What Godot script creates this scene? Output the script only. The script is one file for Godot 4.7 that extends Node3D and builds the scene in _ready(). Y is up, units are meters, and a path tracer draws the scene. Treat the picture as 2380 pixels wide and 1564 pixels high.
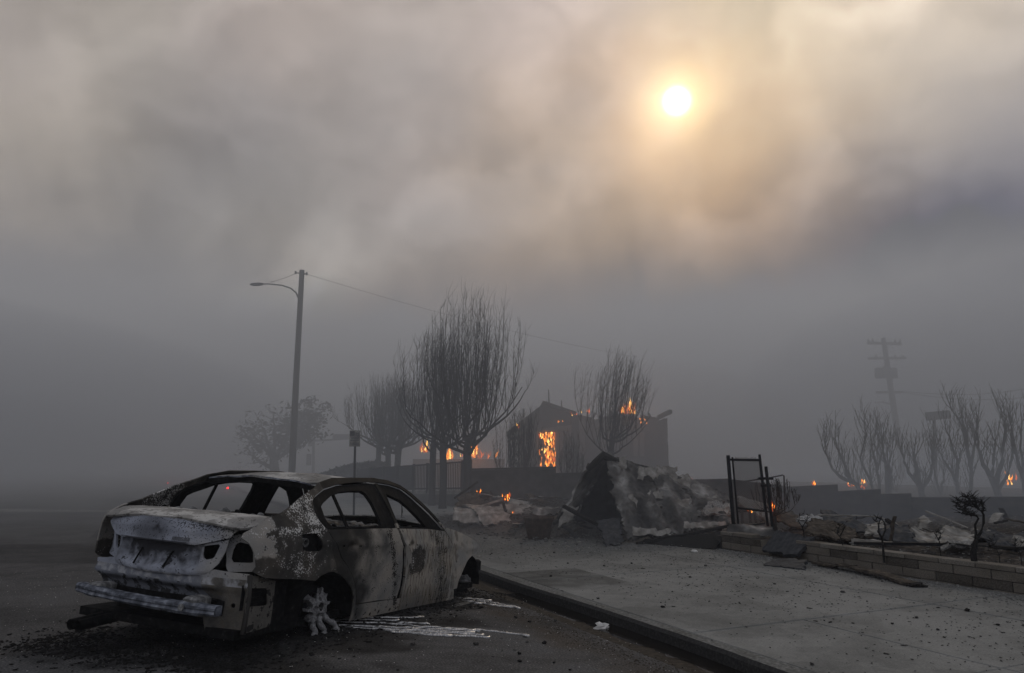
extends Node3D
# A burnt-out sedan in front of a smouldering street, low sun seen through smoke.
# Pixels below are read on the photograph at 2380 x 1564; a pixel gives a direction, the distance comes from the ground or the thing's size.

const FOCAL := 1714.0
const CAM_H := 1.32
const PITCH := 0.1691
const SW := -0.075                       # top of the sidewalk
const ALONG := Vector3(-0.4251, 0, -0.9051)   # along the kerb, away from the camera
const ACROSS := Vector3(0.9051, 0, -0.4251)   # from the road to the garden wall
var kerb0 := Vector3.ZERO

var taken := {}
var rng := RandomNumberGenerator.new()
var M := {}


# ---------------------------------------------------------------- directions and places
func ray(px: float, py: float) -> Vector3:
	var u := (px - 1190.0) / FOCAL
	var v := (782.0 - py) / FOCAL
	return Vector3(u, v * cos(PITCH) + sin(PITCH), -(cos(PITCH) - v * sin(PITCH)))


func at(px: float, py: float, depth: float) -> Vector3:
	var d := ray(px, py)
	return Vector3(0, CAM_H, 0) + d * (depth / -d.z)


func on(px: float, py: float, y: float) -> Vector3:
	var d := ray(px, py)
	return Vector3(0, CAM_H, 0) + d * ((y - CAM_H) / d.y)


func kerb(u: float, v: float, y: float) -> Vector3:
	return Vector3(kerb0.x, y, kerb0.z) + ALONG * u + ACROSS * v


func kerb_uv(p: Vector3) -> Vector2:
	var d := p - kerb0
	return Vector2(d.x * ALONG.x + d.z * ALONG.z, d.x * ACROSS.x + d.z * ACROSS.z)


func road_y(p: Vector3) -> float:
	var v := kerb_uv(p).y
	return -0.07 * clampf(v + 2.8, 0.0, 2.8)


func lin(r: float, g: float, b: float) -> Color:
	return Color(r, g, b).linear_to_srgb()


# ---------------------------------------------------------------- naming
func numbered(called: String) -> String:
	var n: int = taken.get(called, 0)
	taken[called] = n + 1
	return called if n == 0 else "%s_%03d" % [called, n]


func tag(o: Node, label: String, category: String, group := "", kind := "") -> Node:
	if label: o.set_meta("label", label)
	if category: o.set_meta("category", category)
	if group: o.set_meta("group", group)
	if kind: o.set_meta("kind", kind)
	return o


func thing(called: String, label: String, category: String, where := Vector3.ZERO, group := "") -> Node3D:
	var o := Node3D.new()
	o.name = numbered(called)
	add_child(o)
	o.position = where
	tag(o, label, category, group)
	return o


func obj(called: String, mesh: Mesh, m: Material, parent: Node = null) -> MeshInstance3D:
	var o := MeshInstance3D.new()
	o.mesh = mesh
	o.material_override = m
	if parent == null:
		o.name = numbered(called)
		add_child(o)
	else:
		o.name = called
		parent.add_child(o, true)
	return o


func struct(called: String, mesh: Mesh, m: Material, label := "") -> MeshInstance3D:
	var o := obj(called, mesh, m)
	tag(o, label, "", "", "structure")
	return o


# ---------------------------------------------------------------- shapes
func st() -> SurfaceTool:
	var s := SurfaceTool.new()
	s.begin(Mesh.PRIMITIVE_TRIANGLES)
	s.set_smooth_group(-1)
	return s


func done(s: SurfaceTool) -> ArrayMesh:
	s.generate_normals()
	return s.commit()


func tri(s: SurfaceTool, a: Vector3, b: Vector3, c: Vector3) -> void:
	s.set_uv(Vector2.ZERO); s.add_vertex(a)
	s.set_uv(Vector2.ZERO); s.add_vertex(b)
	s.set_uv(Vector2.ZERO); s.add_vertex(c)


func quad(s: SurfaceTool, a: Vector3, b: Vector3, c: Vector3, d: Vector3) -> void:
	tri(s, a, b, c)
	tri(s, a, c, d)


func hexa(s: SurfaceTool, p: Array) -> void:   # 8 corners: bottom 0..3 counter-clockwise seen from above, top 4..7
	quad(s, p[0], p[1], p[2], p[3])
	quad(s, p[7], p[6], p[5], p[4])
	for k in 4:
		var n := (k + 1) % 4
		quad(s, p[k], p[k + 4], p[n + 4], p[n])


func box(s: SurfaceTool, t: Transform3D, size: Vector3) -> void:
	var h := size / 2.0
	hexa(s, [t * Vector3(-h.x, -h.y, h.z), t * Vector3(h.x, -h.y, h.z), t * Vector3(h.x, -h.y, -h.z), t * Vector3(-h.x, -h.y, -h.z),
		t * Vector3(-h.x, h.y, h.z), t * Vector3(h.x, h.y, h.z), t * Vector3(h.x, h.y, -h.z), t * Vector3(-h.x, h.y, -h.z)])


func rbox(s: SurfaceTool, t: Transform3D, size: Vector3, c: float) -> void:   # box with chamfered top and upright edges
	var h := size / 2.0
	var lo := []; var mid := []; var top := []
	for k in 8:
		# eight corners of an octagon run round the box
		var oct := [Vector2(-h.x, -h.z + c), Vector2(-h.x, h.z - c), Vector2(-h.x + c, h.z), Vector2(h.x - c, h.z), Vector2(h.x, h.z - c), Vector2(h.x, -h.z + c), Vector2(h.x - c, -h.z), Vector2(-h.x + c, -h.z)]
		var q: Vector2 = oct[k]
		lo.append(t * Vector3(q.x, -h.y, q.y))
		mid.append(t * Vector3(q.x, h.y - c, q.y))
		var sh := Vector2(signf(q.x) * maxf(absf(q.x) - c, 0), signf(q.y) * maxf(absf(q.y) - c, 0))
		top.append(t * Vector3(sh.x, h.y, sh.y))
	for k in 8:
		var n := (k + 1) % 8
		quad(s, lo[k], mid[k], mid[n], lo[n])
		quad(s, mid[k], top[k], top[n], mid[n])
		if k > 0 and k < 7:
			tri(s, top[0], top[n], top[k])
			tri(s, lo[0], lo[k], lo[n])


func tube(s: SurfaceTool, path: Array, radii: Array, sides := 8, cap := true) -> void:
	var rings := []
	var ref := Vector3.UP
	for i in path.size():
		var d: Vector3 = (path[mini(i + 1, path.size() - 1)] - path[maxi(i - 1, 0)]).normalized()
		if absf(d.dot(ref)) > 0.95: ref = Vector3.RIGHT
		var a := d.cross(ref).normalized()
		var b := d.cross(a).normalized()
		var r: float = radii[mini(i, radii.size() - 1)]
		var ring := []
		for k in sides:
			var t := TAU * k / sides
			ring.append(path[i] + (a * cos(t) + b * sin(t)) * r)
		rings.append(ring)
	for i in rings.size() - 1:
		for k in sides:
			var n := (k + 1) % sides
			quad(s, rings[i][k], rings[i][n], rings[i + 1][n], rings[i + 1][k])
	if cap:
		for k in range(1, sides - 1):
			tri(s, rings[0][0], rings[0][k + 1], rings[0][k])
			var e: Array = rings[-1]
			tri(s, e[0], e[k], e[k + 1])


func bar(s: SurfaceTool, a: Vector3, b: Vector3, w: float, h: float, up := Vector3.UP) -> void:   # a square bar from a to b
	var d := (b - a)
	var z := d.normalized()
	if absf(z.dot(up)) > 0.98: up = Vector3.RIGHT
	var x := up.cross(z).normalized()
	var y := z.cross(x)
	box(s, Transform3D(Basis(x, y, z), (a + b) / 2.0), Vector3(w, h, d.length()))


func inside(p: Vector2, poly: PackedVector2Array, holes: Array) -> bool:
	if not Geometry2D.is_point_in_polygon(p, poly): return false
	for h in holes:
		if Geometry2D.is_point_in_polygon(p, h): return false
	return true


func resample(poly: PackedVector2Array, step: float) -> PackedVector2Array:
	var out := PackedVector2Array()
	for i in poly.size():
		var a := poly[i]
		var b := poly[(i + 1) % poly.size()]
		var n := maxi(1, int(ceil(a.distance_to(b) / step)))
		for k in n: out.append(a.lerp(b, float(k) / n))
	return out


func smooth_poly(poly: PackedVector2Array, rounds := 1) -> PackedVector2Array:   # corner cutting
	for r in rounds:
		var out := PackedVector2Array()
		for i in poly.size():
			var a := poly[i]
			var b := poly[(i + 1) % poly.size()]
			out.append(a.lerp(b, 0.2))
			out.append(a.lerp(b, 0.8))
		poly = out
	return poly


# A sheet with thickness: the outline in its own plane, holes cut out, bent by FN into place.
func sheet(outline: Array, holes_in: Array, fn: Callable, step: float, thick: float, seed_ := 1) -> ArrayMesh:
	var r := RandomNumberGenerator.new()
	r.seed = seed_
	var poly := resample(PackedVector2Array(outline), step)
	var holes := []
	var loops := [poly]
	for h in holes_in:
		var hp := resample(PackedVector2Array(h), step)
		holes.append(hp)
		loops.append(hp)
	var pts := PackedVector2Array()
	for l in loops: pts.append_array(l)
	var edge := pts.duplicate()
	var lo := poly[0]
	var hi := poly[0]
	for p in poly:
		lo = lo.min(p)
		hi = hi.max(p)
	var cell := {}
	for p in edge:
		var key := Vector2i((p / step).floor())
		if not cell.has(key): cell[key] = []
		cell[key].append(p)
	var y := lo.y + step * 0.5
	while y < hi.y:
		var x := lo.x + step * 0.5
		while x < hi.x:
			var p := Vector2(x + r.randf_range(-0.12, 0.12) * step, y + r.randf_range(-0.12, 0.12) * step)
			if inside(p, poly, holes):
				var ok := true
				var c := Vector2i((p / step).floor())
				for dx in [-1, 0, 1]:
					for dy in [-1, 0, 1]:
						for e in cell.get(c + Vector2i(dx, dy), []):
							if p.distance_squared_to(e) < 0.3 * step * step: ok = false
				if ok: pts.append(p)
			x += step
		y += step
	var index := Geometry2D.triangulate_delaunay(pts)
	var front := PackedVector3Array()
	var nor := PackedVector3Array()
	var eps := 0.004
	for p in pts:
		var q: Vector3 = fn.call(p)
		var du: Vector3 = fn.call(p + Vector2(eps, 0)) - fn.call(p - Vector2(eps, 0))
		var dv: Vector3 = fn.call(p + Vector2(0, eps)) - fn.call(p - Vector2(0, eps))
		front.append(q)
		nor.append(du.cross(dv).normalized())
	var V := PackedVector3Array()
	var N := PackedVector3Array()
	var U := PackedVector2Array()
	var I := PackedInt32Array()
	V.append_array(front); N.append_array(nor); U.append_array(pts)
	var count := pts.size()
	for i in count:
		V.append(front[i] - nor[i] * thick)
		N.append(-nor[i])
		U.append(pts[i])
	for t in range(0, index.size(), 3):
		var a := index[t]
		var b := index[t + 1]
		var c := index[t + 2]
		if not inside((pts[a] + pts[b] + pts[c]) / 3.0, poly, holes): continue
		var area := (pts[b] - pts[a]).cross(pts[c] - pts[a])
		if absf(area) < 1e-9: continue
		if area > 0:
			var k := b; b = c; c = k
		I.append_array([a, b, c])                        # clockwise seen from the normal's side
		I.append_array([a + count, c + count, b + count])
	var start := 0
	for l in loops:
		var n: int = l.size()
		for k in n:
			var a := start + k
			var b := start + (k + 1) % n
			var fa := front[a]; var fb := front[b]
			var ba := fa - nor[a] * thick; var bb := fb - nor[b] * thick
			var en := (fb - fa).cross(ba - fa).normalized()
			var base := V.size()
			V.append_array([fa, fb, bb, ba])
			for j in 4:
				N.append(en)
			U.append_array([pts[a], pts[b], pts[b], pts[a]])
			I.append_array([base, base + 2, base + 1, base, base + 3, base + 2])
		start += n
	var arrays := []
	arrays.resize(Mesh.ARRAY_MAX)
	arrays[Mesh.ARRAY_VERTEX] = V
	arrays[Mesh.ARRAY_NORMAL] = N
	arrays[Mesh.ARRAY_TEX_UV] = U
	arrays[Mesh.ARRAY_INDEX] = I
	var am := ArrayMesh.new()
	am.add_surface_from_arrays(Mesh.PRIMITIVE_TRIANGLES, arrays)
	return am


func lump(size: Vector3, seed_: int, rough := 0.25, n := 7, m := 5) -> ArrayMesh:   # an uneven stone-like lump standing on y = 0
	var fn := FastNoiseLite.new()
	fn.seed = seed_
	fn.frequency = 0.9
	var s := st()
	var ring := []
	for j in m + 1:
		var row := []
		for i in n:
			var th := PI * j / m
			var ph := TAU * (i + 0.5 * (j % 2)) / n
			var d := Vector3(sin(th) * cos(ph), cos(th), sin(th) * sin(ph))
			var k := 1.0 + rough * 2.0 * fn.get_noise_3dv(d * 1.6 + Vector3(seed_, 0, 0))
			var p := d * k * 0.5 * size
			p.y = maxf(p.y, -size.y * 0.32) + size.y * 0.32
			row.append(p)
		ring.append(row)
	for j in m:
		for i in n:
			var k := (i + 1) % n
			quad(s, ring[j][i], ring[j][k], ring[j + 1][k], ring[j + 1][i])
	return done(s)


# ---------------------------------------------------------------- materials
func ramp(stops: Array) -> Gradient:   # [[offset, linear colour]]
	var g := Gradient.new()
	var off := PackedFloat32Array()
	var col := PackedColorArray()
	for s in stops:
		off.append(s[0])
		var c: Array = s[1]
		col.append(lin(c[0], c[1], c[2]))
	g.offsets = off
	g.colors = col
	return g


func noise_tex(seed_: int, freq: float, stops: Array, size := 512, oct := 5, kind := FastNoiseLite.TYPE_SIMPLEX_SMOOTH, gain := 0.5) -> NoiseTexture2D:
	var n := FastNoiseLite.new()
	n.noise_type = kind
	n.seed = seed_
	n.frequency = freq
	n.fractal_octaves = oct
	n.fractal_gain = gain
	var t := NoiseTexture2D.new()
	t.noise = n
	t.width = size
	t.height = size
	t.seamless = true
	t.generate_mipmaps = false
	if stops: t.color_ramp = ramp(stops)
	return t


# base: fine grain (uv1, metres per repeat S1); over: coarse stains multiplied on (uv2, metres per repeat S2)
func ground_mat(called: String, base: Texture2D, s1: float, over: Texture2D, s2: float, rough: float, bump: Texture2D = null, depth := 0.0, world := true) -> StandardMaterial3D:
	var m := StandardMaterial3D.new()
	m.resource_name = called
	m.albedo_texture = base
	m.uv1_triplanar = true
	m.uv1_world_triplanar = world
	m.uv1_scale = Vector3.ONE / s1
	m.roughness = rough
	m.metallic_specular = 0.15
	if over:
		m.detail_enabled = true
		m.detail_blend_mode = BaseMaterial3D.BLEND_MODE_MUL
		m.detail_albedo = over
		m.detail_uv_layer = BaseMaterial3D.DETAIL_UV_2
		m.uv2_triplanar = true
		m.uv2_world_triplanar = world
		m.uv2_scale = Vector3.ONE / s2
	if bump:
		m.heightmap_enabled = true
		m.heightmap_texture = bump
		m.heightmap_scale = depth
	return m


func plain(called: String, c: Color, rough := 0.9, metal := 0.0) -> StandardMaterial3D:
	var m := StandardMaterial3D.new()
	m.resource_name = called
	m.albedo_color = c
	m.roughness = rough
	m.metallic = metal
	m.metallic_specular = 0.16
	return m


func glow(called: String, c: Color, energy: float) -> StandardMaterial3D:
	var m := StandardMaterial3D.new()
	m.resource_name = called
	m.albedo_color = Color(0.02, 0.01, 0.0)
	m.emission_enabled = true
	m.emission = c
	m.emission_energy_multiplier = energy
	return m


func past(edge: float, x: float) -> float:
	return 1.0 if x >= edge else 0.0


func _ready() -> void:
	rng.seed = 20250107
	kerb0 = on(1483, 1443, SW)
	set_camera()
	set_sky()
	make_materials()
	set_smoke()
	build_ground()
	build_all()


func set_camera() -> void:
	var c := Camera3D.new()
	c.name = "camera"
	add_child(c)
	c.position = Vector3(0, CAM_H, 0)
	c.rotation = Vector3(PITCH, 0, 0)
	c.fov = rad_to_deg(2.0 * atan(782.0 / FOCAL))
	c.near = 0.05
	c.far = 3000.0
	c.current = true


# Smoke-filled sky: colours read off the photograph in the directions it shows, carried on evenly elsewhere.
func set_sky() -> void:
	var marks := [   # px, py, sRGB 0..255
		[60, 40, 152, 145, 142], [300, 90, 158, 151, 141], [470, 230, 95, 96, 104], [110, 320, 161, 153, 143], [700, 90, 177, 165, 158], [1080, 90, 177, 167, 160], [1330, 130, 208, 194, 190], [1650, 40, 216, 203, 181], [1850, 110, 184, 174, 156],
		[2080, 150, 234, 218, 196], [2280, 20, 238, 219, 198], [2370, 90, 130, 129, 131], [2330, 230, 121, 123, 131], [2200, 60, 225, 210, 187], [2230, 190, 152, 147, 147], [2000, 260, 210, 190, 164], [2080, 300, 130, 127, 129], [2200, 380, 129, 129, 137],
		[1950, 420, 129, 123, 123], [1800, 330, 214, 179, 142], [1650, 480, 186, 161, 138], [1330, 380, 174, 155, 134], [1000, 330, 157, 151, 150], [760, 350, 140, 137, 135], [480, 400, 138, 136, 137], [130, 520, 132, 129, 127], [40, 640, 86, 88, 98],
		[350, 640, 96, 98, 101], [620, 560, 157, 152, 146], [950, 560, 117, 112, 107], [1250, 560, 131, 123, 118], [1500, 640, 127, 126, 129], [1800, 560, 86, 88, 99], [2100, 560, 118, 114, 114], [2330, 560, 98, 99, 109], [2330, 780, 59, 63, 87],
		[2000, 760, 101, 98, 100], [1700, 780, 102, 102, 99], [1350, 760, 106, 100, 97], [1000, 760, 119, 111, 110], [700, 780, 102, 98, 97], [350, 820, 98, 99, 104], [60, 820, 86, 88, 97], [60, 1000, 70, 73, 82], [400, 1000, 82, 84, 89],
		[1000, 950, 95, 95, 97], [1700, 950, 95, 95, 97], [2300, 950, 85, 88, 99]]
	var az := PackedFloat32Array()
	var el := PackedFloat32Array()
	var col := []
	for k in marks:
		var d := ray(k[0], k[1]).normalized()
		az.append(rad_to_deg(atan2(d.x, -d.z)))
		el.append(rad_to_deg(asin(d.y)))
		var c := Color(k[2] / 255.0, k[3] / 255.0, k[4] / 255.0).srgb_to_linear()
		col.append(Vector3(c.r, c.g, c.b))
	var sun := ray(1573, 235).normalized()
	var saz := rad_to_deg(atan2(sun.x, -sun.z))
	var sel := rad_to_deg(asin(sun.y))
	var n1 := FastNoiseLite.new()
	n1.seed = 5; n1.frequency = 1.6; n1.fractal_octaves = 5
	var n2 := FastNoiseLite.new()
	n2.seed = 9; n2.frequency = 1.9; n2.fractal_octaves = 5; n2.fractal_gain = 0.42
	var w := 2048
	var h := 1024
	# the broad field on a coarse grid first
	var gw := 180
	var gh := 50
	var field := []
	for j in gh + 1:
		for i in gw:
			var a := (float(i) / gw - 0.5) * 360.0
			var e := 90.0 * j / gh
			var plain_c := Vector3(0.15, 0.158, 0.18).lerp(Vector3(0.42, 0.43, 0.47), smoothstep(0.0, 40.0, e))
			var sum := plain_c * 0.008
			var wt := 0.008
			for k in az.size():
				var da: float = (a - az[k]) * cos(deg_to_rad(el[k]))
				var de: float = e - el[k]
				var g := exp(-(da * da + de * de) / 44.0)
				sum += col[k] * g
				wt += g
			field.append(sum / wt)
	var thin := []
	for k in 360:
		var e := deg_to_rad(maxf(k / 4.0, 1.0))
		var run := maxf(0.0, minf(14.2 / tan(e), 240.0) - 11.0) / cos(e)
		thin.append(exp(-SMOKE * run - FOG * 14.0 / sin(e)))
	var im := Image.create(w, h, false, Image.FORMAT_RGBF)
	for y in h / 2 + 8:
		var e := 90.0 - 180.0 * (y + 0.5) / h
		var er := deg_to_rad(e)
		for x in w:
			var a := 360.0 * fposmod((x + 0.5) / w + 0.5, 1.0) - 180.0
			var ar := deg_to_rad(a)
			var d := Vector3(sin(ar) * cos(er), sin(er), -cos(ar) * cos(er))
			var q := d * 1.3
			var wa := a + 9.0 * n1.get_noise_3d(q.x, q.y * 1.5, q.z)
			var we := clampf(e + 6.0 * n1.get_noise_3d(q.x + 7.0, q.y * 1.5, q.z), 0.0, 89.9)
			var fx := fposmod(wa / 360.0 + 0.5, 1.0) * gw
			var fy := we / 90.0 * gh
			var i0 := int(fx) % gw
			var i1 := (i0 + 1) % gw
			var j0 := int(fy)
			var tx := fx - int(fx)
			var ty := fy - j0
			var c: Vector3 = (field[j0 * gw + i0].lerp(field[j0 * gw + i1], tx)).lerp(field[(j0 + 1) * gw + i0].lerp(field[(j0 + 1) * gw + i1], tx), ty)
			var wx := n1.get_noise_3d(d.x * 1.8 + 20.0, d.y * 1.8, d.z * 1.8)
			var wy := n1.get_noise_3d(d.x * 1.8, d.y * 1.8 + 31.0, d.z * 1.8)
			var b := Vector3(d.x + d.y * 0.45 + 0.35 * wx, d.y * 1.35 - d.x * 0.35 + 0.35 * wy, d.z)
			var bil := n2.get_noise_3d(b.x * 1.2, b.y * 1.2, b.z * 1.2) + 0.30 * n2.get_noise_3d(b.x * 3.0 + 9.0, b.y * 3.0, b.z * 3.0)
			c *= exp(SKY_WISP * bil * smoothstep(2.0, 14.0, e))
			var da := (a - saz) * cos(er)
			var r := sqrt(da * da + (e - sel) * (e - sel))
			if r < 25.0:
				c += Vector3(0.80, 0.55, 0.25) * exp(-pow(r / 2.1, 2.0)) + (Vector3(0.36, 0.20, 0.05) * exp(-pow(r / 4.4, 2.0)) + Vector3(0.07, 0.035, 0.005) * exp(-pow(r / 10.0, 2.0))) * (1.0 + 1.1 * n2.get_noise_3d(d.x * 2.0 + 3.0, d.y * 2.0, d.z * 2.0))
				c += Vector3(3.0, 2.7, 2.0) * (1.0 - smoothstep(0.2, 1.25, r))
			# what stands behind the smoke bank over the street is brighter than what reaches the eye
			var t_: float = thin[clampi(int(e * 4.0), 0, 359)]
			var most := 2.8
			c = ((c - HORIZON * (1.0 - t_)) / t_).clamp(c * 0.8, c * most)
			c = LOW_SKY.lerp(c, smoothstep(10.0, 16.5, e + 2.0 * bil))
			im.set_pixel(x, y, Color(c.x, c.y, c.z))
	for y in range(h / 2 + 8, h):
		for x in w: im.set_pixel(x, y, Color(0.08, 0.08, 0.085))
	var mat := PanoramaSkyMaterial.new()
	mat.panorama = ImageTexture.create_from_image(im)
	var env := Environment.new()
	env.background_mode = Environment.BG_SKY
	env.sky = Sky.new()
	env.sky.sky_material = mat
	env.tonemap_mode = Environment.TONE_MAPPER_LINEAR
	env.tonemap_exposure = 1.0
	env.fog_enabled = true
	env.fog_light_color = Color(0.93, 0.95, 1.0)
	env.fog_density = FOG
	env.volumetric_fog_enabled = true
	env.volumetric_fog_density = 0.0
	env.sdfgi_enabled = true
	env.ssao_enabled = true
	env.ssil_enabled = true
	var we_ := WorldEnvironment.new()
	we_.name = "environment"
	we_.environment = env
	add_child(we_)
	var l := DirectionalLight3D.new()
	l.name = "sun"
	add_child(l)
	l.look_at_from_position(Vector3.ZERO, -sun)
	l.light_color = Color(1.0, 0.92, 0.82)
	l.light_energy = SUN
	l.light_angular_distance = 12.0
	l.shadow_enabled = true

const SMOKE := 0.029
const HORIZON := Vector3(0.145, 0.147, 0.155)
const LOW_SKY := Vector3(0.40, 0.385, 0.385)
const SKY_WISP := 0.36
const FOG := 0.002
const SUN := 0.30


func smoke(called: String, where: Vector3, size: Vector3, albedo: Color, density: float, shape: int, label := "") -> FogVolume:
	var f := FogVolume.new()
	f.name = numbered(called)
	f.shape = shape
	f.size = size
	f.position = where
	var m := FogMaterial.new()
	m.albedo = albedo
	m.density = density
	f.material = m
	add_child(f)
	tag(f, label, "", "", "stuff")
	return f


func set_smoke() -> void:
	smoke("smoke_cloud", Vector3(0, 7.0, -130.0), Vector3(500, 17.0, 236.0), lin(0.89, 0.94, 1.0), SMOKE, RenderingServer.FOG_VOLUME_SHAPE_BOX, "grey smoke hanging over the street behind the car")
	var g := at(2260, 1195, 14.5)
	smoke("smoke_cloud", Vector3(g.x, 0.7, g.z), Vector3(9.0, 1.9, 5.0), lin(0.80, 0.88, 1.0), 0.045, RenderingServer.FOG_VOLUME_SHAPE_ELLIPSOID, "thin bluish smoke lying over the far end of the garden")
	smoke("smoke_cloud", Vector3(-62.0, 5.0, -60.0), Vector3(86.0, 20.0, 84.0), lin(0.30, 0.34, 0.46), 0.011, RenderingServer.FOG_VOLUME_SHAPE_ELLIPSOID, "dark smoke bank low over the far end of the street")
	smoke("smoke_cloud", Vector3(-66.0, 3.0, -56.0), Vector3(70.0, 13.0, 60.0), lin(0.30, 0.34, 0.46), 0.011, RenderingServer.FOG_VOLUME_SHAPE_ELLIPSOID, "thicker dark smoke low at the street's far end")
	smoke("smoke_cloud", Vector3(62.0, 8.0, -66.0), Vector3(80.0, 24.0, 80.0), lin(0.34, 0.39, 0.54), 0.012, RenderingServer.FOG_VOLUME_SHAPE_ELLIPSOID, "dark bluish smoke bank behind the utility pole")
	g = at(1500, 1000, 25.0)
	smoke("smoke_cloud", Vector3(g.x, 2.6, g.z - 6.0), Vector3(16.0, 6.0, 9.0), lin(0.80, 0.82, 0.85), 0.03, RenderingServer.FOG_VOLUME_SHAPE_ELLIPSOID, "smoke rolling off the burning house")


func fnoise(seed_: int, freq: float, oct := 4) -> FastNoiseLite:
	var n := FastNoiseLite.new()
	n.seed = seed_
	n.frequency = freq
	n.fractal_octaves = oct
	return n


func make_materials() -> void:
	var grain := noise_tex(3, 0.16, [[0.0, [.024, .024, .025]], [0.42, [.062, .062, .063]], [0.62, [.088, .087, .087]], [0.8, [.12, .119, .117]], [1.0, [.26, .258, .25]]], 512, 3)
	var grain_b := noise_tex(4, 0.14, [], 512, 3)
	var stains := noise_tex(7, 0.006, [[0.0, [.45, .45, .46]], [0.4, [.72, .71, .70]], [0.6, [.85, .84, .83]], [1.0, [1., 1., 1.]]], 512, 6)
	M.asphalt = ground_mat("asphalt", grain, 1.7, stains, 9.0, 0.92, grain_b, 0.35)
	var cgrain := noise_tex(13, 0.10, [[0.0, [.14, .143, .14]], [0.45, [.184, .187, .183]], [0.7, [.202, .205, .20]], [1.0, [.26, .263, .256]]], 512, 4)
	var cgrain_b := noise_tex(14, 0.12, [], 512, 4)
	var cst := noise_tex(17, 0.008, [[0.0, [.50, .49, .47]], [0.3, [.78, .78, .76]], [0.5, [.90, .90, .89]], [1.0, [1., 1., 1.]]], 512, 6)
	M.concrete = ground_mat("concrete", cgrain, 1.3, cst, 5.3, 0.93, cgrain_b, 0.12)
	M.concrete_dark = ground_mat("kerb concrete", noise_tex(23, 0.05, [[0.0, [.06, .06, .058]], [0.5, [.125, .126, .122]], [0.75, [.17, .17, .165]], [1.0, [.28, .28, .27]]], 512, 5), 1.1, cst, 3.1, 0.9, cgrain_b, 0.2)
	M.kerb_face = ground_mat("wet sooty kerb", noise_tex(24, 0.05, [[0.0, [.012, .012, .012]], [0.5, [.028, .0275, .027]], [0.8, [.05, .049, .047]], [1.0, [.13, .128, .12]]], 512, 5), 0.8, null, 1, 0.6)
	var soil := noise_tex(33, 0.03, [[0.0, [.010, .0095, .009]], [0.4, [.032, .028, .025]], [0.62, [.062, .054, .046]], [0.85, [.11, .10, .09]], [1.0, [.25, .245, .235]]], 512, 6, FastNoiseLite.TYPE_SIMPLEX_SMOOTH, 0.62)
	M.soil = ground_mat("burnt soil", soil, 2.3, cst, 4.7, 0.95, noise_tex(34, 0.05, [], 512, 5), 3.0)
	M.mud = ground_mat("gutter silt", noise_tex(43, 0.04, [[0.0, [.014, .012, .010]], [0.5, [.030, .026, .021]], [0.8, [.048, .040, .032]], [1.0, [.09, .075, .055]]], 512, 5), 1.3, null, 1.0, 0.85, cgrain_b, 0.5)
	M.water = plain("dirty water", lin(.008, .007, .006), 0.06)
	var bgrain := noise_tex(53, 0.07, [[0.0, [.075, .067, .058]], [0.45, [.125, .112, .096]], [0.75, [.155, .139, .119]], [1.0, [.23, .208, .18]]], 512, 5)
	M.block = ground_mat("slump block", bgrain, 0.7, cst, 1.9, 0.93, cgrain_b, 0.3)
	M.block_pale = ground_mat("paler slump block", noise_tex(54, 0.07, [[0.0, [.10, .091, .08]], [0.5, [.155, .142, .124]], [1.0, [.26, .24, .215]]], 512, 5), 0.8, cst, 2.3, 0.93, cgrain_b, 0.3)
	M.block_dark = ground_mat("sooty slump block", noise_tex(56, 0.05, [[0.0, [.03, .027, .024]], [0.45, [.065, .058, .05]], [0.75, [.10, .09, .077]], [1.0, [.17, .153, .13]]], 512, 5), 0.6, cst, 1.3, 0.93, cgrain_b, 0.3)
	M.mortar = ground_mat("mortar", noise_tex(55, 0.08, [[0.0, [.02, .019, .018]], [1.0, [.055, .05, .046]]], 256, 4), 0.5, null, 1, 0.95)
	var char_t := noise_tex(63, 0.05, [[0.0, [.006, .006, .006]], [0.5, [.014, .0135, .013]], [0.75, [.026, .025, .024]], [1.0, [.10, .097, .092]]], 512, 6)
	M.char = ground_mat("charred wood", char_t, 0.5, null, 1, 0.9, noise_tex(64, 0.08, [], 512, 5), 0.8)
	M.bark = ground_mat("scorched bark", noise_tex(65, 0.06, [[0.0, [.010, .0095, .009]], [0.5, [.022, .020, .018]], [1.0, [.055, .048, .042]]], 256, 5), 0.4, null, 1, 0.9)
	M.wood_pole = ground_mat("weathered pole", noise_tex(66, 0.03, [[0.0, [.035, .031, .027]], [0.5, [.055, .049, .043]], [1.0, [.085, .076, .066]]], 256, 5), 1.2, null, 1, 0.9)
	M.ash = ground_mat("ash", noise_tex(73, 0.05, [[0.0, [.05, .05, .05]], [0.45, [.16, .16, .155]], [0.7, [.28, .275, .265]], [1.0, [.48, .47, .455]]], 512, 6), 0.9, cst, 2.7, 0.97, noise_tex(74, 0.07, [], 512, 5), 0.7)
	M.heap = ground_mat("rubble ash", noise_tex(75, 0.05, [[0.0, [.015, .015, .015]], [0.45, [.05, .049, .047]], [0.7, [.11, .108, .103]], [1.0, [.34, .335, .32]]], 512, 6, FastNoiseLite.TYPE_SIMPLEX_SMOOTH, 0.6), 0.9, cst, 2.7, 0.97, noise_tex(76, 0.07, [], 512, 5), 1.2)
	M.stucco = ground_mat("scorched stucco", noise_tex(83, 0.012, [[0.0, [.018, .018, .0185]], [0.32, [.048, .047, .047]], [0.48, [.088, .085, .082]], [0.62, [.135, .128, .12]], [0.74, [.24, .235, .226]], [1.0, [.5, .49, .48]]], 512, 6, FastNoiseLite.TYPE_SIMPLEX_SMOOTH, 0.5), 3.4, cst, 1.3, 0.95, noise_tex(84, 0.03, [], 512, 6), 0.5)
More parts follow.
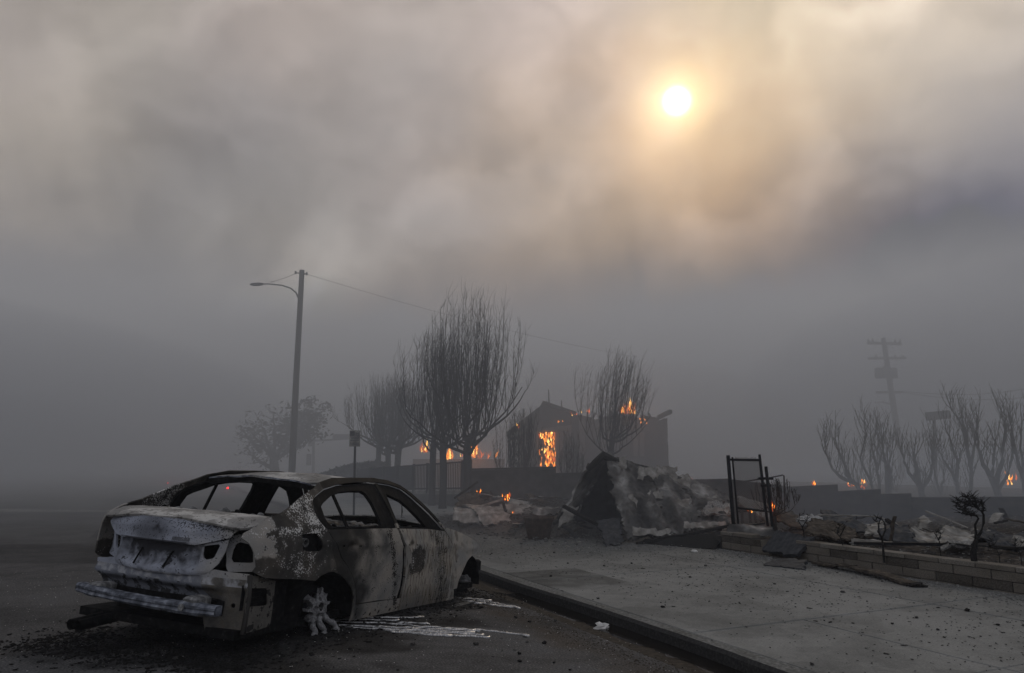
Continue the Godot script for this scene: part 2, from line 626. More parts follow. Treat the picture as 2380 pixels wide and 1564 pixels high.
	M.stucco_pale = ground_mat("ashen plaster", noise_tex(85, 0.02, [[0.0, [.05, .047, .044]], [0.35, [.15, .142, .13]], [0.6, [.25, .24, .222]], [0.8, [.33, .322, .305]], [1.0, [.5, .49, .47]]], 512, 6, FastNoiseLite.TYPE_SIMPLEX_SMOOTH, 0.55), 2.1, cst, 1.1, 0.95, noise_tex(86, 0.03, [], 512, 6), 0.5)
	M.rubble_brown = ground_mat("burnt board", noise_tex(87, 0.03, [[0.0, [.015, .013, .012]], [0.4, [.045, .038, .032]], [0.7, [.085, .072, .058]], [1.0, [.19, .165, .135]]], 512, 6), 1.4, cst, 1.7, 0.95)
	M.slate = ground_mat("sooty sheet", noise_tex(88, 0.03, [[0.0, [.022, .023, .025]], [0.5, [.048, .05, .054]], [0.8, [.075, .077, .082]], [1.0, [.15, .15, .155]]], 512, 5), 1.3, cst, 1.7, 0.75)
	M.wall_far = ground_mat("garden wall", noise_tex(89, 0.02, [[0.0, [.035, .034, .035]], [0.5, [.062, .06, .06]], [1.0, [.10, .097, .095]]], 512, 5), 2.5, cst, 4.0, 0.95)
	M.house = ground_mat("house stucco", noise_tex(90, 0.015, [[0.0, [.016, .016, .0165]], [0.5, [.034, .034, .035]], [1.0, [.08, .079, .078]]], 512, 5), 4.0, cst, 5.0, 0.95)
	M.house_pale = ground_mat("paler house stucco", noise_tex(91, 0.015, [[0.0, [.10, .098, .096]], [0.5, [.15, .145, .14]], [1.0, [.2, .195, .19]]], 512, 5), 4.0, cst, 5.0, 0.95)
	M.iron = plain("black painted iron", lin(.012, .0125, .014), 0.6, 0.3)
	M.steel = ground_mat("galvanised steel", noise_tex(92, 0.08, [[0.0, [.02, .02, .021]], [0.5, [.042, .042, .044]], [1.0, [.075, .074, .074]]], 256, 4), 0.4, null, 1, 0.7)
	M.fence = plain("dark fence", lin(.014, .015, .018), 0.8)
	M.pot = ground_mat("glazed pot", noise_tex(93, 0.03, [[0.0, [.028, .022, .02]], [0.6, [.06, .045, .038]], [1.0, [.11, .085, .072]]], 256, 5), 0.8, null, 1, 0.8)
	M.alu = ground_mat("run aluminium", noise_tex(94, 0.05, [[0.0, [.12, .12, .125]], [0.45, [.30, .30, .305]], [0.7, [.46, .46, .46]], [1.0, [.66, .66, .65]]], 256, 5), 0.22, null, 1, 0.3, noise_tex(95, 0.05, [], 256, 5), 0.5)
	M.alu.metallic = 0.85
	M.white_bit = plain("pale flake", lin(.5, .49, .47), 0.9)
	M.tuft = ground_mat("burnt insulation", noise_tex(97, 0.06, [[0.0, [.10, .10, .10]], [0.45, [.30, .298, .29]], [1.0, [.55, .545, .53]]], 256, 6), 0.25, null, 1, 0.97, noise_tex(98, 0.08, [], 256, 5), 1.5)
	M.chunk = plain("black cinder", lin(.012, .0115, .011), 0.95)
	M.chunk_grey = plain("grey cinder", lin(.045, .043, .041), 0.95)
	M.flame = [glow("flame", Color(1.0, 0.56, 0.16), 3.0), glow("flame_hot", Color(1.0, 0.76, 0.38), 4.6), glow("flame_deep", Color(1.0, 0.42, 0.10), 1.8), glow("flame_dull", Color(0.85, 0.34, 0.08), 1.2)]
	for k in [2, 3]:      # thin outer flame lets the core show through
		M.flame[k].transparency = BaseMaterial3D.TRANSPARENCY_ALPHA
		M.flame[k].albedo_color.a = 0.5 if k == 2 else 0.35


# ---------------------------------------------------------------- ground
const NEAR_X := -13.0
const NEAR_Z := -18.0
const NEAR_W := 20.0


# Soot, patches and silt on the asphalt round the wreck, laid out in metres.
func road_stains() -> ImageTexture:
	var n := 1024
	var im := Image.create(n, n, false, Image.FORMAT_RGB8)
	var a := fnoise(101, 0.35, 5)
	var b := fnoise(102, 1.6, 5)
	var c := fnoise(103, 5.0, 3)
	var car0 := Vector2(-2.0, -5.9)
	var fwd := Vector2(0.372, -0.926)
	for j in n:
		var z := NEAR_Z + (j + 0.5) * NEAR_W / n
		for i in n:
			var x := NEAR_X + (i + 0.5) * NEAR_W / n
			var na := a.get_noise_2d(x * 0.7, z)
			var nb := b.get_noise_2d(x * 0.6, z)
			var nc := c.get_noise_2d(x, z)
			var t := 0.84 + 0.30 * na + 0.26 * nb + 0.2 * nc
			# worn and patched bands that cross the street
			var zz := z + 0.25 * na
			t *= 1.0 - 0.30 * (smoothstep(-12.6, -12.3, zz) - smoothstep(-10.25, -10.1, zz)) * past(x, 0.0)
			t *= 1.0 - 0.22 * (smoothstep(-7.6, -7.2, zz + 0.06 * x) - smoothstep(-6.9, -6.6, zz + 0.06 * x))
			# soot and melted matter round the wreck
			var q := Vector2(x, z) - car0
			var lx := q.dot(fwd)
			var ls := q.dot(Vector2(0.926, 0.372))
			var d := Vector2(maxf(absf(lx - 1.0) - 1.7, 0.0), maxf(absf(ls) - 0.75, 0.0)).length() + 0.55 * nb + 0.35 * na
			var soot := 1.0 - smoothstep(0.05, 0.60, d)
			t = lerpf(t, 0.30 + 0.16 * nc + 0.1 * nb, soot)
			var col := Vector3(t, t * 0.985, t * 0.97)
			# pale dust band and silt beside the gutter
			var v := (x - kerb0.x) * ACROSS.x + (z - kerb0.z) * ACROSS.z
			var band := exp(-pow((v + 1.25 + 0.5 * na) / 0.28, 2.0)) * clampf(0.5 + 1.6 * nb, 0.0, 1.0)
			col += Vector3(0.30, 0.285, 0.27) * band
			var silt := exp(-pow((v + 0.72 + 0.25 * nb) / 0.20, 2.0)) * clampf(0.55 + 1.2 * nb, 0.0, 1.0)
			col = col.lerp(Vector3(0.62, 0.50, 0.38), silt * 0.75)
			im.set_pixel(i, j, Color(clampf(col.x, 0.05, 1.0), clampf(col.y, 0.05, 1.0), clampf(col.z, 0.05, 1.0)).linear_to_srgb())
	return ImageTexture.create_from_image(im)


func walk_stains() -> ImageTexture:   # u -6 .. 14, v -0.2 .. 4.8
	var w := 1536
	var h := 384
	var im := Image.create(w, h, false, Image.FORMAT_RGB8)
	var a := fnoise(111, 0.5, 5)
	var b := fnoise(112, 2.2, 5)
	var c := fnoise(113, 9.0, 3)
	for j in h:
		var v := -0.2 + 5.0 * (j + 0.5) / h
		for i in w:
			var u := -6.0 + 20.0 * (i + 0.5) / w
			var na := a.get_noise_2d(u, v)
			var nb := b.get_noise_2d(u, v)
			var nc := c.get_noise_2d(u, v)
			var t := 0.86 + 0.22 * na + 0.16 * nb + 0.10 * nc
			# a sooty square by the kerb
			var e := 0.05 * nb
			var sq := smoothstep(1.55, 1.95, u + e * 3.0) * (1.0 - smoothstep(3.12, 3.15, u + e * 0.3)) * (1.0 - smoothstep(1.14, 1.17, v + e * 0.3))
			t *= 1.0 - 0.52 * sq * clampf(0.85 + 0.8 * nb, 0.2, 1.0)
			t *= 1.0 - 0.40 * (1.0 - smoothstep(0.0, 0.16, v + 0.1 * nb))
			# hairline cracks and old patches
			var cr := absf(b.get_noise_2d(u * 0.45 + 70.0, v * 0.45)) + 0.05 * absf(nc)
			t *= 1.0 - 0.45 * (1.0 - smoothstep(0.006, 0.016, cr)) * smoothstep(0.05, 0.25, a.get_noise_2d(u + 40.0, v * 1.5))
			t *= 1.0 - 0.16 * smoothstep(0.12, 0.2, a.get_noise_2d(u * 1.7 + 11.0, v * 1.7) + 0.2 * nb)
			# chalky lines
			var l1 := exp(-pow((v - 1.68 + 0.02 * nb) / 0.018, 2.0)) * past(1.4, u) * past(u, 3.3)
			var l2 := exp(-pow((u - 1.41 - 0.07 * (v - 1.68)) / 0.022, 2.0)) * past(0.5, v) * past(v, 1.75)
			t += 0.22 * clampf(l1 + l2 * 0.7, 0.0, 1.0) * clampf(0.5 + 1.5 * nc, 0.0, 1.0)
			# ash and cinders drifted against the wall and under the rubble
			var drift := smoothstep(3.55, 4.3, v + 0.35 * nb + 0.12 * nc) * smoothstep(-2.5, 1.0, u + nb)
			var far := smoothstep(2.6, 6.0, u + 1.4 * na + 0.6 * nb)
			var dirt := clampf(maxf(drift * 0.75, far * 0.85) * (0.80 + 1.3 * nc), 0.0, 0.9)
			t = lerpf(t, 0.30 + 0.42 * nc + 0.15 * nb, dirt)
			t = clampf(t, 0.06, 1.0)
			im.set_pixel(i, j, Color(t, t * 0.99, t * 0.965).linear_to_srgb())
	return ImageTexture.create_from_image(im)


func with_stains(src: StandardMaterial3D, called: String, t: Texture2D) -> StandardMaterial3D:
	var m: StandardMaterial3D = src.duplicate()
	m.resource_name = called
	m.detail_albedo = t
	m.uv2_triplanar = false
	m.uv2_scale = Vector3.ONE
	return m


func vert2(s: SurfaceTool, p: Vector3, uv: Vector2) -> void:
	s.set_uv(uv)
	s.set_uv2(uv)
	s.add_vertex(p)


func build_ground() -> void:
	var s := st()
	quad(s, Vector3(-700, -0.6, 300), Vector3(-700, -0.6, -1500), Vector3(700, -0.6, -1500), Vector3(700, -0.6, 300))
	struct("terrain", done(s), M.soil)

	# the street: flat, then falling to the gutter
	var vs := [-260.0, -60.0, -22.0, -14.0, -9.0, -5.0, -2.8, -1.9, -1.1, -0.42]
	var us := [-60.0, -8.0, -4.0, 0.0, 4.0, 8.0, 14.0, 24.0, 60.0, 320.0]
	var far := st()
	var near := st()
	far.set_smooth_group(0)
	near.set_smooth_group(0)
	for i in vs.size() - 1:
		for j in us.size() - 1:
			var q := []
			for c in [[i, j], [i, j + 1], [i + 1, j + 1], [i + 1, j]]:
				var p := kerb(us[c[1]], vs[c[0]], 0)
				p.y = road_y(p)
				q.append(p)
			var is_near := true
			for p in q:
				if p.x < NEAR_X or p.x > NEAR_X + NEAR_W or p.z < NEAR_Z or p.z > NEAR_Z + NEAR_W: is_near = false
			var tool := near if is_near else far
			for k in [0, 1, 2, 0, 2, 3]:
				var p: Vector3 = q[k]
				vert2(tool, p, Vector2((p.x - NEAR_X) / NEAR_W, (p.z - NEAR_Z) / NEAR_W))
	struct("road", done(far), M.asphalt)
	struct("road", done(near), with_stains(M.asphalt, "asphalt by the wreck", road_stains()))

	# gutter pan with standing water
	var g := st()
	for j in us.size() - 1:
		if us[j] < -9.0 or us[j] > 50.0: continue
		var y0 := road_y(kerb(0, -0.42, 0))
		quad(g, kerb(us[j], -0.42, y0), kerb(us[j + 1], -0.42, y0), kerb(us[j + 1], 0.0, y0 - 0.035), kerb(us[j], 0.0, y0 - 0.035))
	struct("gutter", done(g), M.mud)
	var w := st()
	var wn := fnoise(121, 0.8, 4)
	var yw := road_y(kerb(0, -0.42, 0)) - 0.0125
	for k in 80:
		var u0 := -4.5 + k * 0.085
		var u1 := u0 + 0.085
		var e0 := -0.27 + 0.16 * wn.get_noise_1d(u0 * 3.0)
		var e1 := -0.27 + 0.16 * wn.get_noise_1d(u1 * 3.0)
		quad(w, kerb(u0, e0, yw), kerb(u1, e1, yw), kerb(u1, 0.01, yw), kerb(u0, 0.01, yw))
	struct("gutter_water", done(w), M.water)

	# kerb stones
	var kb := st()
	var kt := st()
	var prev := []
	var ke := fnoise(131, 1.4, 3)
	var base_y := road_y(kerb(0, -0.05, 0)) - 0.1
	for k in 230:
		var u := -8.0 + k * 0.2
		var bend := 0.012 * ke.get_noise_1d(u) + 0.10 * smoothstep(0.0, 2.2, absf(u)) - 0.10
		bend = -0.06 * smoothstep(0.6, 2.4, absf(u)) + 0.01 * ke.get_noise_1d(u * 2.0)
		var cur := [kerb(u, bend - 0.02, base_y), kerb(u, bend, SW - 0.03 + 0.006 * ke.get_noise_1d(u * 5.0)), kerb(u, bend + 0.025, SW - 0.004), kerb(u, 0.125, SW)]
		if prev:
			for i in 2: quad(kb, prev[i], cur[i], cur[i + 1], prev[i + 1])
			quad(kt, prev[2], cur[2], cur[3], prev[3])
		prev = cur
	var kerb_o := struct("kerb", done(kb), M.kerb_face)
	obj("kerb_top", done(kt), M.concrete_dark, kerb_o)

	# sidewalk: a bed with slabs, joints left open
	var bed := st()
	quad(bed, kerb(-9, 0.12, SW - 0.025), kerb(60, 0.12, SW - 0.025), kerb(60, 5.2, SW - 0.025), kerb(-9, 5.2, SW - 0.025))
	var walk := struct("sidewalk", done(bed), M.mortar)
	var wm := with_stains(M.concrete, "sidewalk concrete", walk_stains())
	var ucuts := [-7.6, -5.85, -4.1, -2.34, -0.58, 2.45, 5.4, 8.4, 11.4, 13.9]
	for i in ucuts.size() - 1:
		var vcuts := [0.135, 1.38, 3.12, 4.75] if ucuts[i] < -0.6 else [0.135, 3.12, 4.75]
		for k in vcuts.size() - 1:
			obj("slab", slab_mesh(ucuts[i], ucuts[i + 1], vcuts[k], vcuts[k + 1], rng.randf_range(-0.003, 0.003)), wm, walk)
	var fw := st()
	quad(fw, kerb(13.91, 0.13, SW), kerb(60, 0.13, SW), kerb(60, 4.8, SW), kerb(13.91, 4.8, SW))
	obj("slab", done(fw), M.concrete, walk)

	# burnt garden behind the low wall, and the lots beyond
	var lot := st()
	lot.set_smooth_group(0)
	var ln := fnoise(141, 0.5, 5)
	var nu := 60
	var nv := 40
	var grid := []
	for j in nv + 1:
		var row := []
		for i in nu + 1:
			var u := -6.0 + 34.0 * i / nu
			var v := 4.62 + 26.0 * pow(float(j) / nv, 1.6)
			var top := 0.14 + 0.10 * ln.get_noise_2d(u * 2.0, v * 2.0) + 0.07 * ln.get_noise_2d(u * 7.0, v * 7.0) + 0.02 * (v - 4.6)
			if j == 0: top = 0.13
			var open := smoothstep(4.2, 5.0, u)            # the driveway mouth is level with the sidewalk
			top = lerpf(top, SW + 0.01 + 0.05 * absf(ln.get_noise_2d(u * 6.0, v * 6.0)) + 0.03 * clampf(v - 6.0, 0, 8), open)
			row.append(kerb(u, v, top))
		grid.append(row)
	for j in nv:
		for i in nu: quad(lot, grid[j][i], grid[j][i + 1], grid[j + 1][i + 1], grid[j + 1][i])
	struct("burnt_garden_ground", done(lot), M.soil)

	# faded stop line across the far side of the street
	var mk := st()
	quad(mk, on(-60, 1183, 0.005), on(400, 1186, 0.005), on(400, 1190, 0.005), on(-60, 1189, 0.005))
	struct("road_marking", done(mk), ground_mat("worn road paint", noise_tex(151, 0.03, [[0.0, [.05, .05, .05]], [0.45, [.09, .09, .088]], [1.0, [.22, .215, .2]]], 256, 5), 2.0, null, 1, 0.9), "faded white stop line across the street")
	var mk2 := st()
	quad(mk2, on(838, 1464, -0.09), on(846, 1468, -0.09), on(1108, 1398, -0.12), on(1080, 1398, -0.12))
	struct("road_marking", done(mk2), ground_mat("worn bay paint", noise_tex(152, 0.04, [[0.0, [.03, .03, .03]], [0.5, [.07, .068, .065]], [1.0, [.20, .19, .175]]], 256, 5), 0.8, null, 1, 0.9), "worn pale parking bay line beside the wreck")


func slab_mesh(u0: float, u1: float, v0: float, v1: float, dy: float) -> ArrayMesh:
	var s := st()
	var g := 0.007
	var c := 0.010
	var outer := [Vector2(u0 + g, v0 + g), Vector2(u1 - g, v0 + g), Vector2(u1 - g, v1 - g), Vector2(u0 + g, v1 - g)]
	var inner := [Vector2(u0 + g + c, v0 + g + c), Vector2(u1 - g - c, v0 + g + c), Vector2(u1 - g - c, v1 - g - c), Vector2(u0 + g + c, v1 - g - c)]
	var put := func(q: Vector2, y: float) -> void: vert2(s, kerb(q.x, q.y, y), Vector2((q.x + 6.0) / 20.0, (q.y + 0.2) / 5.0))
	var top := SW + dy
	for k in [0, 1, 2, 0, 2, 3]: put.call(inner[k], top)
	for k in 4:
		var n := (k + 1) % 4
		for e in [[outer[k], top - c], [outer[n], top - c], [inner[n], top], [outer[k], top - c], [inner[n], top], [inner[k], top]]: put.call(e[0], e[1])
		for e in [[outer[k], top - 0.05], [outer[n], top - 0.05], [outer[n], top - c], [outer[k], top - 0.05], [outer[n], top - c], [outer[k], top - c]]: put.call(e[0], e[1])
	return done(s)


# ---------------------------------------------------------------- the wreck. Local axes: x forward from the rear axle, y up, z to its right side; metres.
const WX := [-1.1, -0.95, -0.8, -0.6, -0.3, 0.0, 1.2, 2.4, 2.8, 3.1, 3.3, 3.5]
const WS := [0.60, 0.70, 0.78, 0.83, 0.865, 0.885, 0.89, 0.885, 0.87, 0.82, 0.75, 0.6]
const YY := [0.0, 0.1, 0.2, 0.35, 0.5, 0.72, 0.8, 0.86, 0.92, 1.0, 1.1, 1.2, 1.3, 1.4]
const YS := [-0.07, -0.05, -0.025, -0.005, 0.0, 0.0, -0.012, -0.03, -0.055, -0.10, -0.165, -0.235, -0.31, -0.4]


func table(xs: Array, ys: Array, x: float) -> float:
	if x <= xs[0]: return ys[0]
	for i in xs.size() - 1:
		if x <= xs[i + 1]:
			var t: float = (x - xs[i]) / (xs[i + 1] - xs[i])
			return lerpf(ys[i], ys[i + 1], t)
	return ys[-1]


var car_noise := FastNoiseLite.new()


func side_at(p: Vector2, out := 1.0, extra := 0.0) -> Vector3:
	var s := table(WX, WS, p.x) + table(YY, YS, p.y) + extra
	# heat has let the skin sag a little
	s += 0.006 * car_noise.get_noise_3d(p.x * 2.2, p.y * 2.2, 3.0)
	# shoulder crease
	var crease := 0.80 - 0.058 * p.x
	if p.x > -0.7 and p.x < 2.9: s += 0.010 * exp(-pow((p.y - crease) / 0.025, 2.0))
	# flared wheel arch lips
	s += 0.018 * exp(-pow((Vector2(p.x - 0.03, p.y - 0.28).length() - 0.33) / 0.05, 2.0)) * (1.0 if p.y < 0.64 else 0.0)
	return Vector3(p.x, p.y, s * out)


func rear_x(s: float) -> float:
	return -0.95 + 0.13 * pow(absf(s) / 0.6, 2.2)


func lip_at(p: Vector2) -> Vector3:    # (s, y) on the upper trunk panel
	var x := rear_x(p.x)
	x += 0.035 * smoothstep(0.86, 0.95, p.y) - 0.012 * (1.0 - smoothstep(0.775, 0.83, p.y))
	# the round badge seat
	var r := Vector2(p.x, p.y - 0.845).length()
	x += 0.008 * (1.0 - smoothstep(0.034, 0.042, r)) - 0.004 * exp(-pow((r - 0.044) / 0.006, 2.0))
	x += 0.004 * car_noise.get_noise_2d(p.x * 3.0, p.y * 3.0)
	return Vector3(x, p.y, p.x)


func lid_at(p: Vector2) -> Vector3:    # (s, y) on the lower trunk panel, the number-plate recess pressed in
	var x := rear_x(p.x) + 0.015
	var inx := smoothstep(0.0, 0.05, 0.40 - absf(p.x) - 0.25 * maxf(0.70 - p.y, 0.0)) * smoothstep(0.595, 0.635, p.y)
	x += 0.045 * inx
	x += 0.03 * smoothstep(0.60, 0.54, p.y)
	x += 0.005 * car_noise.get_noise_2d(p.x * 4.0, p.y * 4.0)
	return Vector3(x, p.y, p.x)


func valance_at(p: Vector2) -> Vector3:
	var x := -0.885 + 0.085 * pow(absf(p.x) / 0.78, 2.0)
	x += 0.07 * (smoothstep(0.485, 0.45, p.y) - smoothstep(0.36, 0.30, p.y)) * (1.0 - smoothstep(0.50, 0.60, p.x)) - 0.022 * exp(-pow((p.y - 0.51) / 0.02, 2.0))
	x += 0.02 * (1.0 - smoothstep(0.50, 0.54, p.y)) * smoothstep(0.50, 0.60, p.x)
	x += 0.012 * car_noise.get_noise_2d(p.x * 5.0, p.y * 5.0 + 9.0)
	return Vector3(x, p.y, p.x)


func deck_at(p: Vector2) -> Vector3:    # (s, x)
	var x := p.y
	var edge := table([-0.90, -0.86, -0.75, -0.62, -0.5], [0.865, 0.885, 0.935, 0.982, 0.992], x)
	var mid := table([-0.95, -0.9, -0.75, -0.6, -0.45], [0.944, 0.958, 0.985, 0.995, 0.992], x)
	var half := table([-0.90, -0.86, -0.75, -0.62, -0.5], [0.66, 0.70, 0.735, 0.70, 0.66], x)
	var y := lerpf(mid, edge, pow(clampf(absf(p.x) / half, 0.0, 1.0), 3.0))
	y += 0.005 * car_noise.get_noise_2d(p.x * 3.0, p.y * 4.0)
	return Vector3(x, y, p.x)


func roof_at(p: Vector2) -> Vector3:
	var y := 1.335 - 0.052 * pow((p.y - 0.72) / 0.63, 2.0) - 0.042 * pow(absf(p.x) / 0.58, 2.5)
	y += 0.014 * car_noise.get_noise_2d(p.x * 2.2, p.y * 2.6 + 4.0)
	return Vector3(p.y, y, p.x)


func hood_at(p: Vector2) -> Vector3:
	var y := table([1.9, 2.25, 2.6, 2.9, 3.2, 3.5], [0.895, 0.850, 0.79, 0.725, 0.62, 0.5], p.y) + 0.045 * (1.0 - pow(absf(p.x) / 0.75, 2.0))
	y += 0.012 * car_noise.get_noise_2d(p.x * 2.0, p.y * 2.0)
	return Vector3(p.y, y, p.x)


# Burnt paint: what is left on each panel, laid out in the panel's own metres.
func burnt(kind: String, w: int, h: int, u0: float, du: float, v0: float, dv: float) -> StandardMaterial3D:
	var im := Image.create(w, h, false, Image.FORMAT_RGB8)
	var hm := Image.create(w, h, false, Image.FORMAT_L8)
	var a := fnoise(201, 2.3, 5)
	var b := fnoise(202, 9.0, 5)
	var c := fnoise(203, 55.0, 4)
	var streak := fnoise(204, 14.0, 4)
	for j in h:
		var y := v0 + dv * (j + 0.5) / h
		for i in w:
			var x := u0 + du * (i + 0.5) / w
			var na := a.get_noise_2d(x, y)
			var nb := b.get_noise_2d(x, y)
			var nc := c.get_noise_2d(x, y)
			var col := Vector3.ONE
			var bump := 0.5
			var flake := 0.0
			if kind == "side" and x < -0.49 and y < 0.61 and (x < -0.70 or y < 0.545):
				var t := 0.085 * (1.0 + 0.5 * na + 0.4 * nb)
				col = Vector3(t * 1.06, t, t * 0.9).lerp(Vector3(0.02, 0.019, 0.018), smoothstep(0.12, 0.3, nb + 0.3 * nc))
				bump = 0.5 + 0.3 * nc
			elif kind == "side":
				var door := past(0.0 + 0.4 * clampf((0.75 - y) * 1.2, 0.0, 1.0), x)
				if x < 2.3 and door < 0.5 or y > 0.93:
					# quarter panel and pillar: bare dark steel, pale paint hanging on in flakes
					var t := 0.050 + 0.028 * na + 0.02 * nb
					col = Vector3(t * 1.04, t, t * 0.94)
					var dense := 0.55 * exp(-pow((x + 0.22) / 0.24, 2.0) - pow((y - 1.06) / 0.14, 2.0)) + 0.42 * exp(-pow((x + 0.34) / 0.2, 2.0) - pow((y - 0.66) / 0.10, 2.0)) + 0.40 * exp(-pow((x + 0.10) / 0.16, 2.0) - pow((y - 0.93) / 0.08, 2.0)) + 0.42 * exp(-pow((y - 0.88 - 0.05 * nb) / 0.03, 2.0)) * past(x, -0.1)
					flake = smoothstep(0.56, 0.61, nc * 0.9 + nb * 0.45 + dense + 0.12 * na) * past(x, 0.15)
					var smooth_patch := smoothstep(-0.02, 0.03, -(x + 0.60) * 0.9 + 0.24 * nb + 0.10 * na + 0.06 * nc) * smoothstep(0.70, 0.74, y + 0.06 * nb)
					col = col.lerp(Vector3(0.235, 0.23, 0.22) * (1.0 + 0.35 * na), smooth_patch * past(x, -0.3))
					var rim := exp(-pow(((x + 0.60) * 0.9 - 0.24 * nb - 0.10 * na - 0.06 * nc) / 0.022, 2.0)) * past(0.72, y) * past(x, -0.3) * clampf(0.6 + 1.4 * nc, 0.0, 1.0)
					flake = clampf(flake + rim * 0.8, 0.0, 1.0)
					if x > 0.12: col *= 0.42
				elif x < 1.165:
					# rear door: dark towards the quarter, ash-brown towards the sill and pillar
					var g := smoothstep(0.30, 1.15, x + (0.75 - y) * 0.75 + 0.7 * na)
					var t := lerpf(0.03, 0.20, g) * (1.0 + 0.35 * na + 0.22 * nb)
					col = Vector3(t * 1.02, t, t * 0.95)
					var sn := streak.get_noise_2d(x * 2.4 + y * 0.8, y * 0.6)
					flake = 0.0
					var bk := smoothstep(0.30, 0.42, nc * 0.6 + nb * 0.5 + 0.42 * exp(-pow((x - 0.98 + (y - 0.6) * 0.28) / 0.05, 2.0)) + 0.1 * sn)
					col = col.lerp(Vector3(0.022, 0.021, 0.02), bk)
				elif x < 2.19:
					var t := 0.215 * (1.0 + 0.40 * na + 0.25 * nb)
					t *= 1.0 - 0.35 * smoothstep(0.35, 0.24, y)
					col = Vector3(t * 1.03, t, t * 0.93)
					var sn := streak.get_noise_2d(x * 2.2, y * 0.35)
					var zone := exp(-pow((x - 1.92 + (y - 0.6) * 0.3) / 0.16, 2.0))
					var brown := smoothstep(0.05, 0.30, sn + 0.28 * zone + 0.2 * na - 0.08)
					col = col.lerp(Vector3(0.085, 0.074, 0.06), brown * 0.75)
					var bk := smoothstep(0.36, 0.46, nc * 0.55 + nb * 0.45 + 0.32 * zone + 0.25 * sn)
					col = col.lerp(Vector3(0.022, 0.02, 0.018), bk)
					# a dark scab in the middle of the door
					var e := Vector2((x - 1.425 - (y - 0.57) * 0.10) / 0.165, (y - 0.575) / 0.150).length() + 0.30 * nb + 0.12 * nc
					var scab := 1.0 - smoothstep(0.86, 0.96, e)
					col = col.lerp(Vector3(0.048, 0.045, 0.042) * (1.0 + 0.5 * nb), scab)
					flake = smoothstep(0.45, 0.52, nc + 0.35 * exp(-pow((x - 1.33) / 0.03, 2.0) - pow((y - 0.56) / 0.06, 2.0))) * scab
				else:
					var t := 0.26 * (1.0 + 0.28 * na + 0.14 * nb)
					col = Vector3(t * 1.02, t, t * 0.95)
					col = col.lerp(Vector3(0.09, 0.082, 0.07), clampf(0.7 * exp(-pow((x - 2.27) / 0.04, 2.0)) + 1.3 * (nb - 0.15), 0.0, 0.7))
				col = col.lerp(col * Vector3(1.06, 0.99, 0.91), clampf(0.5 + 1.6 * na, 0.0, 1.0))
				col = col.lerp(Vector3(0.42, 0.415, 0.40) * (1.0 + 0.3 * nb), flake)
				bump = 0.4 + 0.5 * flake + 0.12 * nc
			elif kind == "rear":
				# x is across (right positive), y up: blue-grey oxide bloom with soot and painted shade under the lip
				var t := 0.265 * (1.0 + 0.42 * na + 0.14 * nb + 0.06 * nc)
				col = Vector3(t * 0.90, t * 0.96, t * 1.12)
				var warm := smoothstep(0.25, 0.75, x + 0.3 * na)
				col = col.lerp(Vector3(t * 0.95, t * 0.90, t * 0.80), warm * 0.8)
				var soot := (1.0 - smoothstep(0.035, 0.20, 0.775 - y + 0.10 * nb + 0.05 * na)) * past(y, 0.79) * (1.0 - smoothstep(0.22, 0.46, absf(x + 0.02) + 0.12 * nb))  # soot band below the lip, deepened to paint in the overhang's shadow
				soot = maxf(soot, (smoothstep(0.0, 0.13, 0.21 - Vector2((x + 0.07) * 0.8, (y - 0.86) * 1.6).length() + 0.04 * nb)) * 0.55)
				soot = maxf(soot, smoothstep(0.20, 0.34, nb * 0.55 + nc * 0.35 - 0.04 + 0.34 * (exp(-pow((x + 0.19 + (y - 0.65) * 0.3) / 0.022, 2.0)) + exp(-pow((x - 0.10 - (y - 0.65) * 0.2) / 0.030, 2.0))) * past(0.59, y) * past(y, 0.72)))
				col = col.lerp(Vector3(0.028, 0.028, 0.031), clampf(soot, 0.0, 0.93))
				# crazed paint along the right of the lip
				var craze := smoothstep(0.10, 0.26, nc + 0.42 * exp(-pow((y - 0.925 + 0.05 * x) / 0.024, 2.0)) * smoothstep(0.0, 0.35, x) - 0.22) * past(0.80, y)
				col = col.lerp(Vector3(0.02, 0.02, 0.022), craze * 0.85)
				# lost lettering, only its soot left
				var lost := past(absf(x - 0.235), 0.075) * past(absf(y - 0.806), 0.014) * past(0.04, absf(nc) * 0.6 + absf(nb) * 0.3)
				col = col.lerp(Vector3(0.05, 0.05, 0.052), lost * 0.8)
				# below the lid: mottled black and grey
				if y < 0.565:
					var m := smoothstep(-0.12, 0.22, nb * 0.9 + na * 0.5 + 0.25 * nc - 0.06)
					col = (col * 0.55).lerp(Vector3(0.018, 0.0175, 0.017), m * 0.9)
					if x > 0.42: col = col.lerp(Vector3(0.095, 0.086, 0.072) * (1.0 + 0.8 * nb + 0.5 * na), 0.75)
					if y > 0.51: col = col.lerp(Vector3(0.24, 0.245, 0.26) * (1.0 + 0.7 * nb), clampf(0.5 + 2.0 * nb, 0.0, 0.8))
				bump = 0.5 + 0.3 * nc - 0.25 * craze
			else:
				# tops: scoured brown-grey with pale drifts of ash (x across, y along)
				var t := 0.205 * (1.0 + 0.45 * na + 0.3 * nb)
				col = Vector3(t * 1.02, t, t * 0.96)
				var pale := smoothstep(0.02, 0.22, na + 0.35 * nb)
				col = col.lerp(Vector3(0.38, 0.375, 0.36), pale * 0.8)
				var dk := smoothstep(0.22, 0.34, nb * 0.8 + nc * 0.5 - 0.1 * na)
				col = col.lerp(Vector3(0.045, 0.042, 0.038), dk * 0.8)
				bump = 0.5 + 0.3 * nc
			im.set_pixel(i, j, Color(clampf(col.x, 0.004, 0.9), clampf(col.y, 0.004, 0.9), clampf(col.z, 0.004, 0.9)).linear_to_srgb())
			hm.set_pixel(i, j, Color(bump, bump, bump))
	var m := StandardMaterial3D.new()
	m.resource_name = "burnt paint " + kind
